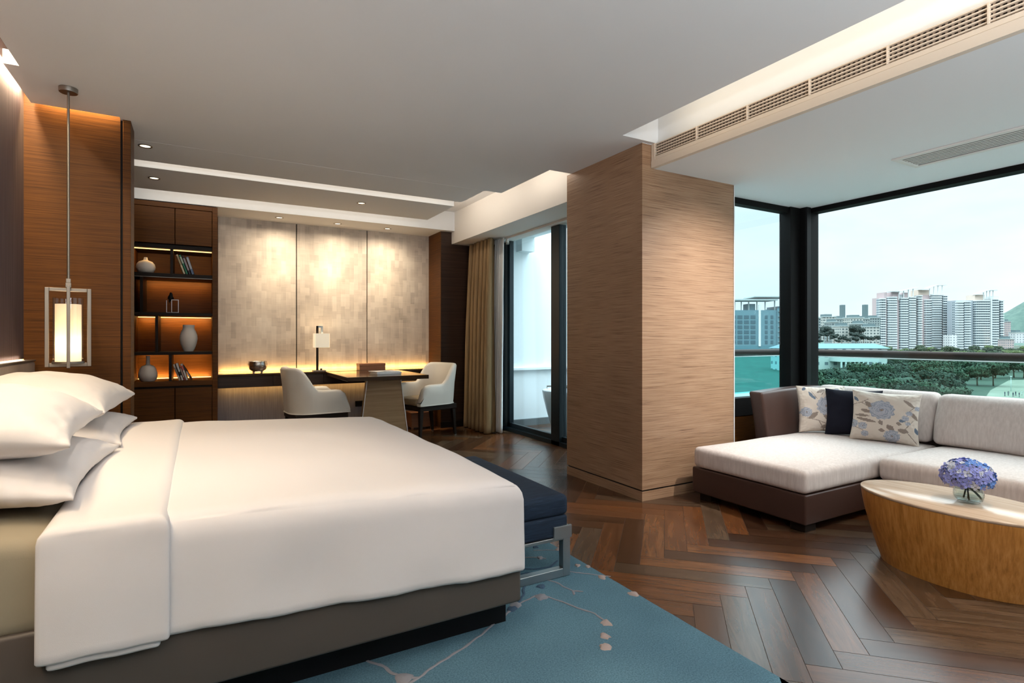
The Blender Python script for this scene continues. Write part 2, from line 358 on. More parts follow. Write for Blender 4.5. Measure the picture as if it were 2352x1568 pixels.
def add_bar(bm, a, b, w, h, up=(0, 0, 1), w2=None, h2=None, mi=0):
    """square bar from a to b, optionally tapering"""
    a = Vector(a); b = Vector(b); d = (b - a).normalized(); s = d.cross(Vector(up))
    if s.length < 1e-4: s = d.cross(Vector((1, 0, 0)))
    s.normalize(); t = s.cross(d); w2 = w if w2 is None else w2; h2 = h if h2 is None else h2
    A = [bm.verts.new(a + s * w / 2 * i + t * h / 2 * j) for i, j in ((-1, -1), (1, -1), (1, 1), (-1, 1))]
    B = [bm.verts.new(b + s * w2 / 2 * i + t * h2 / 2 * j) for i, j in ((-1, -1), (1, -1), (1, 1), (-1, 1))]
    fs = [bm.faces.new(A[::-1]), bm.faces.new(B)]
    for i in range(4): fs.append(bm.faces.new((A[i], A[(i + 1) % 4], B[(i + 1) % 4], B[i])))
    for f in fs: f.material_index = mi
    bmesh.ops.recalc_face_normals(bm, faces=fs)
def stations(L, r, mid):
    k = [0, 0.10, 0.3, 0.6, 1.0]
    a = [r * q for q in k]
    return a + [r + (L - 2 * r) * i / mid for i in range(1, mid)] + [L - q for q in a[::-1]]
def rbox_bm(lo, hi, r, mid=(8, 8, 4), fn=None, bottom=True, pn=2.0):
    """upholstered block: rounded box on a dense grid, then an optional vertex function"""
    bm = bmesh.new(); lo = Vector(lo); hi = Vector(hi); S = [stations(hi[i] - lo[i], r, mid[i]) for i in range(3)]
    cache = {}
    def vert(ix, iy, iz):
        k = (ix, iy, iz)
        if k not in cache:
            p = Vector((lo.x + S[0][ix], lo.y + S[1][iy], lo.z + S[2][iz]))
            q = Vector([min(max(p[i], lo[i] + r), hi[i] - r) for i in range(3)])
            d = p - q
            if d.length > 1e-9:
                rho = (abs(d.x) ** pn + abs(d.y) ** pn) ** (1 / pn)
                p = q + d * (r / math.hypot(rho, d.z))
            if fn: p = Vector(fn(p))
            cache[k] = bm.verts.new(p)
        return cache[k]
    N_ = [len(s) - 1 for s in S]
    def face(vsx):
        bm.faces.new(vsx)
    for i in range(N_[0]):
        for j in range(N_[1]):
            face((vert(i, j, N_[2]), vert(i + 1, j, N_[2]), vert(i + 1, j + 1, N_[2]), vert(i, j + 1, N_[2])))
            if bottom: face((vert(i, j + 1, 0), vert(i + 1, j + 1, 0), vert(i + 1, j, 0), vert(i, j, 0)))
    for i in range(N_[0]):
        for k in range(N_[2]):
            face((vert(i, 0, k), vert(i + 1, 0, k), vert(i + 1, 0, k + 1), vert(i, 0, k + 1)))
            face((vert(i, N_[1], k + 1), vert(i + 1, N_[1], k + 1), vert(i + 1, N_[1], k), vert(i, N_[1], k)))
    for j in range(N_[1]):
        for k in range(N_[2]):
            face((vert(0, j, k + 1), vert(0, j + 1, k + 1), vert(0, j + 1, k), vert(0, j, k)))
            face((vert(N_[0], j, k), vert(N_[0], j + 1, k), vert(N_[0], j + 1, k + 1), vert(N_[0], j, k + 1)))
    return bm
def obj(name, bm, mats, parent=None, smooth=False, origin=None, angle=None):
    """link bm as ONE mesh object; origin = world point the coordinates are given around (parent's place)"""
    me = bpy.data.meshes.new(name)
    if origin is not None:
        bmesh.ops.translate(bm, verts=bm.verts, vec=-Vector(origin))
    if smooth:
        for f in bm.faces: f.smooth = True
        if angle:
            for e_ in bm.edges:
                if len(e_.link_faces) == 2 and e_.calc_face_angle(0) > math.radians(angle): e_.smooth = False
    bm.to_mesh(me); bm.free()
    for m in (mats if isinstance(mats, (list, tuple)) else [mats]): me.materials.append(m)
    o = bpy.data.objects.new(name, me); COL.objects.link(o)
    if parent: o.parent = parent
    return o
def tag(o, label, cat, group=None):
    o['label'] = label; o['category'] = cat
    if group: o['group'] = group
    return o
def thing(name, label, cat, loc=(0, 0, 0), rotz=0.0, group=None):
    o = bpy.data.objects.new(name, None); COL.objects.link(o); o.location = loc; o.rotation_euler = (0, 0, rotz)
    o.empty_display_size = 0.1
    return tag(o, label, cat, group)
def solo(name, bm, mats, label, cat, loc, group=None, smooth=False, angle=None):
    """a thing that is one mesh, given in world coordinates, with its origin at loc"""
    o = obj(name, bm, mats, None, smooth, loc, angle); o.location = loc
    return tag(o, label, cat, group)
def struct(name, bm, mats, parent=None, smooth=False, angle=None):
    o = obj(name, bm, mats, parent, smooth, None, angle)
    if parent is None: o['kind'] = 'structure'
    return o
def copy_tree(o, parent=None):
    c = o.copy(); COL.objects.link(c); c.parent = parent
    for ch in list(o.children): copy_tree(ch, c)
    return c

# ================================================================== SETTING
def floor():
    bm = bmesh.new(); uvl = None
    w, n = 0.125, 6; a0, b0 = 2.123, 0.371; r2 = math.sqrt(2); g = 0.0013
    x0, x1, y0, y1 = -0.93, 5.15, -1.6, 7.3
    uvl = bm.loops.layers.uv.new('UVMap'); cl = bm.loops.layers.float_color.new('Col')
    tones = [(0.050, 0.022, 0.011), (0.072, 0.031, 0.014), (0.105, 0.041, 0.016), (0.140, 0.052, 0.018), (0.085, 0.049, 0.028), (0.110, 0.068, 0.041), (0.060, 0.027, 0.014), (0.160, 0.062, 0.021)]
    def plank(ao, bo, la, lb):
        ca, cb = ao + la / 2, bo + lb / 2
        cx, cy = (ca + cb) / r2, (ca - cb) / r2
        if not (x0 - 0.5 < cx < x1 + 0.5 and y0 - 0.5 < cy < y1 + 0.5): return
        t = rnd.choice(tones); k = rnd.uniform(0.85, 1.2); col = (t[0] * k, t[1] * k, t[2] * k, 1)
        ou, ov = rnd.uniform(0, 50), rnd.uniform(0, 50)
        vs_ = []
        for (p, q) in ((ao + g, bo + g), (ao + g, bo + lb - g), (ao + la - g, bo + lb - g), (ao + la - g, bo + g)):
            vs_.append(bm.verts.new(((p + q) / r2, (p - q) / r2, 0.0)))
        f = bm.faces.new(vs_)
        for lp, (p, q) in zip(f.loops, ((0, 0), (0, lb), (la, lb), (la, 0))):
            lp[uvl].uv = (p + ou, q + ov) if la > lb else (q + ou, p + ov)
            lp[cl] = col
    for k in range(-90, 91):
        for m in range(-12, 13):
            plank(a0 + (k + 2 * n * m) * w, b0 + k * w, n * w, w)
            plank(a0 + (k + 2 * n * m) * w, b0 + (k + 1) * w, w, n * w)
    for co, no in (((x0, 0, 0), (-1, 0, 0)), ((x1, 0, 0), (1, 0, 0)), ((0, y0, 0), (0, -1, 0)), ((0, y1, 0), (0, 1, 0))):
        bmesh.ops.bisect_plane(bm, geom=bm.verts[:] + bm.edges[:] + bm.faces[:], plane_co=co, plane_no=no, clear_outer=True)
    bmesh.ops.recalc_face_normals(bm, faces=bm.faces)
    for f in bm.faces:
        if f.normal.z < 0: f.normal_flip()
    nf = len(bm.faces)
    add_box(bm, (x0 - 0.1, y0 - 0.1, -0.2), (x1 + 0.05, y1 + 0.1, -0.0012), 0, mi=1)
    return struct('floor', bm, [M_floor, M_gap])
floor()

# ceiling: lowered main slab, stepped bands over the desk, recess above, window bay
bm = bmesh.new()
Zc, Zr = 2.625, 2.86
add_box(bm, (-0.82, -1.6, Zc), (2.60, 3.008, 2.70))
add_box(bm, (-0.82, 3.008, Zc), (2.823, 3.80, 2.70))
add_box(bm, (-0.885, 3.80, Zc), (2.823, 3.935, 2.70))
add_box(bm, (-0.885, 3.935, Zc), (2.60, 4.36, 2.70))
add_box(bm, (-0.445, 4.36, Zc), (2.60, 4.80, 2.70))
add_box(bm, (-1.0, 4.80, 2.624), (2.41, 5.33, 2.72))
add_box(bm, (-1.0, 5.53, 2.624), (2.41, 6.33, 2.72))
add_box(bm, (-1.0, 6.75, 2.61), (2.95, 7.35, Zr))
add_box(bm, (-1.1, -1.7, Zr), (3.0, 7.4, 2.96))
add_box(bm, (2.94, -1.7, 2.45), (5.28, 3.05, 2.96))
add_box(bm, (3.82, 3.05, 2.45), (5.28, 3.36, 2.96))
struct('ceiling', bm, M_ceiling)
struct('trim_1', box_bm((2.60, 3.0085, 2.7005), (2.8225, 3.0495, 2.8595)), M_ceiling)      # end wall of the cove
struct('trim_11', box_bm((2.8235, 3.009, 2.6255), (2.9395, 3.0495, 2.8595)), M_ceiling)
bm = bmesh.new()                                                                   # white bulkhead above the curtain and glass door
add_box(bm, (2.95, 4.0, 2.45), (3.56, 6.85, 2.96)); struct('wall_bulkhead', bm, M_white)

# headboard wall, partition, rear and back walls
struct('wall_left', box_bm((-1.1, -1.7, 0), (-0.93, 4.41, 2.96)), M_headwall)
bm = bmesh.new()
add_box(bm, (-1.1, 4.41, 0), (-0.445, 4.60, 2.96))
struct('wall_partition', bm, M_wood)
bm = bmesh.new()
add_box(bm, (-0.445, 4.43, 0), (-0.432, 4.60, Zc)); struct('trim_2', bm, M_black)
struct('trim_3', box_bm((-0.432, 4.40, 0), (-0.388, 4.62, Zc), 0.003), M_wood)
struct('wall_alcove', box_bm((-1.1, 4.62, 0), (-0.80, 7.3, 2.62)), M_wood_dark)
back = struct('wall_back', box_bm((-1.1, 7.33, 0), (3.6, 7.45, 2.96)), M_dado)
for x0, x1 in ((0.195, 1.052), (1.063, 1.928), (1.939, 2.80)):
    struct('wall_panel', box_bm((x0, 7.29, 0.79), (x1, 7.33, 2.612), 0.003), M_paperwall, back)
struct('trim_4', box_bm((0.18, 7.318, 0.10), (2.80, 7.331, 2.612)), M_black)
struct('trim_5', box_bm((0.18, 7.300, 0.0), (2.80, 7.32, 0.66)), M_dado)
struct('wall_corner', box_bm((2.80, 6.85, 0), (3.56, 7.33, 2.615)), M_wood_dark)
struct('trim_6', box_bm((2.795, 6.852, 0.0), (2.80, 7.29, 2.61)), M_wood)
struct('baseboard_corner', box_bm((2.79, 6.838, 0), (3.5, 6.85, 0.08)), M_espresso)
struct('wall_jamb', box_bm((3.47, 6.50, 0), (3.62, 6.85, 2.45)), M_wood_dark)
M_rearwall = plain('taupe_rear_wall', (0.30, 0.26, 0.22), 0.8)
struct('wall_rear', box_bm((-1.1, -1.8, 0), (5.3, -1.6, 2.96)), M_rearwall)

# column: veneered pier with shadow-gap plinth
bm = bmesh.new()
add_box(bm, (2.823, 3.05, 0.082), (3.82, 4.0, Zc)); add_box(bm, (2.832, 3.059, 0.07), (3.81, 3.99, 0.083), mi=1); add_box(bm, (2.823, 3.05, 0.0), (3.82, 4.0, 0.07))
struct('wall_column', bm, [M_column, M_black])
struct('trim_7', box_bm((3.815, 3.05, 0), (3.83, 3.30, 2.45)), M_white)

# ---- bay windows
def window_part(name, boxes, m, parent): 
    bm = bmesh.new()
    for lo, hi in boxes: add_box(bm, lo, hi, 0.002, 1)
    return struct(name, bm, m, parent)
w1 = struct('window_1', box_bm((3.83, 3.30, 0.0), (5.20, 3.40, 0.50)), M_wood)       # panelled sill wall under the side window
window_part('window_frame', [((3.82, 3.30, 2.395), (5.2, 3.38, 2.45)), ((3.82, 3.29, 0.50), (5.2, 3.38, 0.66)), ((4.915, 3.28, 0.50), (5.07, 3.40, 2.45))], M_frame, w1)
window_part('window_pane', [((3.82, 3.335, 0.66), (4.92, 3.345, 2.395))], G_window_side, w1)
w2 = struct('window_2', box_bm((5.13, -1.6, 0.0), (5.28, 3.40, 0.60)), M_wood_dark)
window_part('window_frame', [((5.15, -1.6, 2.405), (5.27, 3.3, 2.45)), ((5.15, -1.6, 0.58), (5.27, 3.3, 0.62)), ((5.06, 3.225, 0.58), (5.27, 3.41, 2.45)), ((5.15, -0.52, 0.6), (5.25, -0.44, 2.45))], M_frame, w2)
window_part('mullion_post', [((5.062, 3.21, 0.58), (5.125, 3.285, 2.45))], M_black, w2)
window_part('window_pane', [((5.205, -1.6, 0.62), (5.215, 3.23, 2.41))], G_window, w2)

# ---- glass door to the tub balcony
d1 = struct('door_1', box_bm((3.46, 4.0, 0.0), (3.56, 6.5, 0.045)), M_doorframe)
for nm, y0, y1, xx in (('door_frame', 6.385, 6.52, 3.47), ('sash_stile', 6.235, 6.30, 3.50), ('door_frame', 5.05, 5.215, 3.46), ('sash_stile', 4.90, 4.95, 3.50), ('door_frame', 4.0, 4.08, 3.46)):
    bm = box_bm((xx, y0, 0.0), (3.56, y1, 2.45), 0.003, 1); struct(nm, bm, M_doorframe, d1)
for y0, y1 in ((6.30, 6.385),): struct('weather_strip', box_bm((3.51, 6.30, 0.045), (3.53, 6.385, 2.45)), M_steel, d1)
bm = bmesh.new(); add_box(bm, (3.50, 4.08, 0.045), (3.54, 6.3, 0.10)); struct('bottom_rail', bm, M_doorframe, d1)
struct('door_pane', box_bm((3.522, 5.215, 0.10), (3.532, 6.24, 2.45)), G_door, d1)
struct('door_pane', box_bm((3.522, 4.08, 0.10), (3.532, 5.05, 2.45)), G_door, d1)

# ---- balcony with the tub, beyond the door
struct('floor_balcony', box_bm((3.56, 4.0, -0.2), (5.0, 6.55, -0.02)), M_tile)
bm = bmesh.new(); add_box(bm, (3.62, 6.50, 0.0), (5.4, 6.7, 2.9)); struct('wall_balcony_end', bm, M_extwall)
struct('baseboard_balcony', box_bm((3.62, 6.46, -0.02), (5.2, 6.50, 0.09)), M_granite)
struct('trim_8', box_bm((3.62, 6.44, 0.76), (4.9, 6.50, 0.79)), M_extwall)
struct('ceiling_balcony', box_bm((3.56, 4.0, 2.55), (3.95, 6.6, 2.75)), M_extwall)
struct('trim_9', box_bm((3.75, 6.35, 2.36), (3.95, 6.5, 2.55)), M_extwall)
struct('wall_balcony_side', box_bm((3.56, 3.99, -0.2), (4.9, 4.06, 2.75)), M_extwall)

# ---- ledge and balustrade outside the bay windows
M_ledge = plain('balcony_ledge_render', (0.42, 0.50, 0.50), 0.7)
def rail_run(name, label, posts, gm):
    t = thing(name, label, 'railing', (posts[0][0], posts[0][1], 0.60))
    og = t.location
    a, b = Vector(posts[0]), Vector(posts[1])
    bm = bmesh.new(); add_tube(bm, [a + (b - a) * i / 8 for i in range(9)], 0.036, 14); obj('handrail', bm, M_rail, t, True, og, 60)
    d = (b - a).normalized(); s = Vector((d.y, -d.x, 0)) * 0.006
    bm = bmesh.new()
    lo, hi = a + s, b - s
    add_box(bm, (min(lo.x, hi.x), min(lo.y, hi.y), 0.60), (max(lo.x, hi.x), max(lo.y, hi.y), 0.995)); obj('glass_panel', bm, gm, t, False, og)
    bm = bmesh.new(); s2 = s * 1.5; lo, hi = a + s2, b - s2
    add_box(bm, (min(lo.x, hi.x), min(lo.y, hi.y), 0.992), (max(lo.x, hi.x), max(lo.y, hi.y), 1.012)); obj('glass_channel', bm, M_sheer, t, False, og)
    return t
rail_run('balustrade', 'bronze tube handrail on teal glass outside the narrow side window', [(5.86, 3.97, 1.037), (3.9, 3.97, 1.037)], G_railside)
rail_run('balustrade', 'long bronze tube handrail on teal glass outside the wide bay window', [(5.86, -2.2, 1.037), (5.86, 3.97, 1.037)], G_rail)
bm = bmesh.new(); add_box(bm, (3.83, 3.40, -0.3), (6.0, 4.05, 0.60)); add_box(bm, (5.28, -2.3, -0.3), (6.0, 3.40, 0.60))
struct('trim_10', bm, M_ledge)

# ---- air grille along the beam, diffuser in the bay ceiling
M_louvre = plain('taupe_louvre_paint', (0.46, 0.35, 0.27), 0.7)
def grille():
    t = thing('air_grille', 'long cream air grille running along the beam face above the bay', 'air vent', (2.94, 0.6, 2.53))
    og = t.location; y0, y1 = -1.4, 3.01; z0, z1 = 2.527, 2.618
    obj('duct_void', box_bm((2.934, y0, z0), (2.9395, y1, z1 + 0.012)), M_void, t, False, og)
    bm = bmesh.new()
    add_box(bm, (2.905, y0, 2.450), (2.94, y1 + 0.035, 2.500)); add_box(bm, (2.910, y0, 2.503), (2.94, y1 + 0.035, 2.527))
    add_box(bm, (2.908, y1, 2.500), (2.94, y1 + 0.035, 2.626))
    obj('frame', bm, M_grille, t, False, og)
    bm = bmesh.new(); y = y0
    while y < y1: add_box(bm, (2.925, y, z0), (2.934, y + 0.0085, z1)); y += 0.0245
    v = obj('vertical_louvres', bm, M_louvre, t, False, og)
    for k in range(5):
        z = z0 + 0.008 + k * 0.0195
        obj('blade', box_bm((2.911, y0, z), (2.924, y1, z + 0.0055)), M_grille, t, False, og)
    for k in range(11):
        y = 3.018 - 0.395 * k
        obj('divider', box_bm((2.907, y - 0.004, z0), (2.926, y + 0.004, z1)), M_grille, t, False, og)
grille()
def diffuser():
    t = thing('slot_diffuser', 'white linear slot diffuser set in the bay ceiling', 'air vent', (4.40, 1.1, 2.45))
    og = t.location; x0, x1, y0, y1 = 4.225, 4.565, 0.2, 2.065
    bm = bmesh.new()
    for lo, hi in (((x0, y0, 2.438), (x0 + 0.035, y1, 2.45)), ((x1 - 0.035, y0, 2.438), (x1, y1, 2.45)), ((x0 + 0.035, y1 - 0.035, 2.4382), (x1 - 0.035, y1, 2.45)), ((x0 + 0.035, y0, 2.4382), (x1 - 0.035, y0 + 0.035, 2.45))): add_box(bm, lo, hi, 0.003, 1)
    obj('frame', bm, M_white, t, False, og)
    obj('duct_void', box_bm((x0 + 0.03, y0 + 0.03, 2.4478), (x1 - 0.03, y1 - 0.03, 2.4496)), M_void, t, False, og)
    for k in range(7):
        x = x0 + 0.05 + k * 0.036
        bm = bmesh.new(); add_bar(bm, (x + 0.008, y0 + 0.033, 2.4455), (x + 0.008, y1 - 0.033, 2.4455), 0.016, 0.003); obj('slat', bm, M_white, t, False, og)
diffuser()
def downlight(x, y, z, label, group):
    t = thing('downlight', label, 'ceiling light', (x, y, z), 0, group)
    bm = bmesh.new(); add_lathe(bm, [(0.034, 0.0), (0.036, -0.004), (0.046, -0.004), (0.047, 0.0)], n=28); obj('trim_ring', bm, M_nickel, t, True)
    bm = bmesh.new(); add_lathe(bm, [(0.0, -0.0015), (0.034, -0.0005)], n=24); obj('bulb', bm, M_lamp_on, t)
g = 'recessed ceiling downlights'
downlight(-0.345, 4.92, 2.623, 'recessed downlight nearest the wood jamb, in front of the first lit ceiling slot', g)
downlight(-0.345, 5.87, 2.623, 'recessed downlight above the bookcase, between the two lit ceiling slots', g)
downlight(1.499, 5.882, 2.623, 'recessed downlight above the middle of the desk, between the two lit ceiling slots', g)
downlight(0.825, 7.00, 2.609, 'recessed downlight washing the wall panel next to the bookcase', g)
downlight(1.497, 7.02, 2.609, 'recessed downlight washing the middle wall panel behind the desk lamp', g)
downlight(2.126, 7.02, 2.609, 'recessed downlight washing the wall panel nearest the curtain', g)
bm = bmesh.new(); add_box(bm, (1.78, 7.285, 0.298), (1.99, 7.3, 0.372), 0.004); add_box(bm, (1.80, 7.282, 0.312), (1.87, 7.286, 0.358), 0.002); add_box(bm, (1.90, 7.282, 0.312), (1.97, 7.286, 0.358), 0.002)
solo('socket_plate', bm, M_black, 'black wall socket plate under the desk beside the pedestal', 'socket', (1.885, 7.3, 0.335))

# ================================================================== BED
def bed():
    t = thing('bed', 'king bed on a grey brown leather frame with a dark recessed plinth', 'bed', (0.1, 2.92, 0))
    og = t.location
    obj('bed_frame', box_bm((-0.92, 1.90, 0.148), (1.12, 3.96, 0.42), 0.012, 3), M_bedframe, t, True, og, 40)
    obj('plinth', box_bm((-0.90, 2.03, 0.012), (1.12, 3.84, 0.148)), M_black, t, False, og)
    def f(p):                                    # pressed down a little under the weight of the duvet
        k = min(max((p.x + 0.40) / 0.16, 0), 1); return (p.x, p.y, p.z - 0.075 * k * max(0, (p.z - 0.42) / 0.25))
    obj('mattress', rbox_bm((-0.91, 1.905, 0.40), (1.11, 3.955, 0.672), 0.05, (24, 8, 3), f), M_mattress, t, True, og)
bed()
def ztop(x):                                     # the made bed sinks a little from the fold to the foot
    k = min(max((x + 0.1) / 1.22, 0), 1); return 0.684 - 0.052 * k ** 1.3
def wrinkle(p, amp=0.004):
    return amp * (noise.noise(Vector((p.x * 3.1, p.y * 2.3, p.z * 3.7))) + 0.5 * noise.noise(Vector((p.x * 9, p.y * 4, p.z * 6))))
def cover(x0, x1, y0, y1, lift, hem0, hem1, r, foot):
    """a sheet that lies over the bed and hangs down its sides to the hem"""
    H = 1.0
    def fn(p):
        zt = ztop(p.x) + lift
        k = min(max((p.x - x0) / (x1 - x0), 0), 1)
        hem = hem0 + (hem1 - hem0) * k + 0.0022 * math.sin(p.x * 19) + 0.0015 * math.sin(p.x * 47 + 1)
        zl = hem + (p.z) / H * (zt - hem)        # p.z runs 0..1 (hem..top)
        if p.z > H - r: zl = zt - (H - p.z)
        else: zl = hem + p.z / (H - r) * (zt - r - hem)
        drop = max(0.0, 1 - p.z / (H - r)) if p.z < H - r else 0
        y = p.y; x = p.x
        top = p.z > H - 0.02
        if top:
            cy = (p.y - (y0 + y1) / 2) / ((y1 - y0) / 2); zl += 0.012 * (1 - cy * cy) + wrinkle(Vector((x * 0.7, y, 0)), 0.009)
        if p.y < (y0 + y1) / 2 and not top: y += wrinkle(Vector((x, 0, zl)), 0.006) - 0.012 * drop * (0.4 + 0.6 * math.sin(x * 8 + 0.5) ** 2)
        if foot and p.x > x1 - r and not top: x += wrinkle(Vector((0, y, zl)), 0.005)
        return (x, y, zl)
    bm = rbox_bm((x0, y0, 0.0), (x1, y1, H), r, (26, 44, 14), fn, bottom=False, pn=10.0)
    return bm
def duvet():
    t = thing('duvet', 'smooth white duvet covering the bed from the fold to the foot', 'duvet', (0.5, 2.92, 0.66))
    og = t.location
    bm = cover(-0.20, 1.128, 1.878, 3.985, 0.0, 0.335, 0.262, 0.075, True)
    obj('cover_cloth', bm, M_linen_white, t, True, og)
    bm = cover(-0.372, -0.072, 1.858, 4.0, 0.016, 0.338, 0.330, 0.045, False)
    o = obj('turned_down_fold', bm, M_linen_white, t, True, og)
    bm = cover(-0.350, -0.095, 1.868, 3.995, 0.006, 0.318, 0.312, 0.04, False)
    obj('fold_underlayer', bm, M_linen_white, t, True, og)
duvet()

def pillow_bm(hx, hy, hz, n=40, ear=0.07, pw=0.42, seam=0.006, wr=0.006, seed=0.0):
    """stuffed pillow lying flat: pinched edge seam, pointed corners, soft wrinkles"""
    bm = bmesh.new(); T, B = {}, {}
    for i in range(n + 1):
        for j in range(n + 1):
            u = -math.cos(PI * i / n); v = -math.cos(PI * j / n)
            u = 0.55 * u + 0.45 * (2 * i / n - 1); v = 0.55 * v + 0.45 * (2 * j / n - 1)
            x = hx * u * (1 - ear * (1 - v * v)); y = hy * v * (1 - ear * (1 - u * u))
            th = hz * max(0.0, (1 - abs(u) ** 2.8) * (1 - abs(v) ** 2.8)) ** pw if abs(u) < 1 and abs(v) < 1 else 0
            e_ = min(1 - abs(u), 1 - abs(v)); k = max(0, 1 - e_ * 3)
            w = wr * (noise.noise(Vector((u * 3 + seed, v * 3, seed))) + k * noise.noise(Vector((u * 11 + seed, v * 11, 3 + seed))))
            edge = i in (0, n) or j in (0, n)
            T[i, j] = bm.verts.new((x, y, seam / 2 if edge else th + w + seam / 2))
            B[i, j] = bm.verts.new((x, y, -seam / 2 if edge else -th * 0.85 + w * 0.6 - seam / 2))
    for i in range(n):
        for j in range(n):
            bm.faces.new((T[i, j], T[i + 1, j], T[i + 1, j + 1], T[i, j + 1]))
            bm.faces.new((B[i, j + 1], B[i + 1, j + 1], B[i + 1, j], B[i, j]))
    for i in range(n):
        bm.faces.new((T[i, 0], B[i, 0], B[i + 1, 0], T[i + 1, 0])); bm.faces.new((T[i + 1, n], B[i + 1, n], B[i, n], T[i, n]))
        bm.faces.new((T[0, i + 1], B[0, i + 1], B[0, i], T[0, i])); bm.faces.new((T[n, i], B[n, i], B[n, i + 1], T[n, i + 1]))
    return bm
def sleeping_pillow(loc, rot, hx, hy, hz, label, seed):
    o = solo('pillow', pillow_bm(hx * 1.02, hy * 1.02, hz * 1.06, 44, 0.105, 0.58, 0.010, 0.010, seed), M_linen_white, label, 'pillow', (0, 0, 0), 'sleeping pillows at the headboard', True)
    o.location = loc; o.rotation_euler = rot
sleeping_pillow((-0.60, 2.46, 0.762), (0, math.radians(5), math.radians(-1)), 0.29, 0.44, 0.082, 'white pillow at the bottom of the stack on the near side of the bed', 1.3)
sleeping_pillow((-0.625, 2.475, 0.922), (0, math.radians(8), math.radians(2)), 0.28, 0.43, 0.105, 'white pillow on top of the stack on the near side of the bed', 5.1)
sleeping_pillow((-0.61, 3.43, 0.752), (0, math.radians(4), math.radians(1)), 0.30, 0.45, 0.078, 'white pillow at the bottom of the far stack, mostly hidden', 8.7)
sleeping_pillow((-0.63, 3.46, 0.905), (0, math.radians(7), math.radians(-2)), 0.285, 0.45, 0.11, 'white pillow on top of the far stack in front of the wood partition', 11.9)

def headboard():
    t = thing('headboard', 'padded taupe headboard with a lit top ledge behind the pillows', 'headboard', (-0.89, 2.6, 0.7))
    og = t.location
    obj('padded_panel', box_bm((-0.927, 0.9, 0.4), (-0.865, 4.36, 1.055), 0.012, 3), M_headboard, t, True, og, 40)
    obj('ledge', box_bm((-0.927, 0.9, 1.055), (-0.862, 4.36, 1.066), 0.003), M_nickel, t, False, og)
    obj('light_strip', box_bm((-0.925, 0.95, 1.066), (-0.915, 4.34, 1.071)), M_led, t, False, og)
headboard()
strip('headboard_ledge_strip', (-0.905, 1.0, 1.085), (-0.905, 4.3, 1.085), (-0.45, 0, -1), 0.012, 2.2, SOFT)

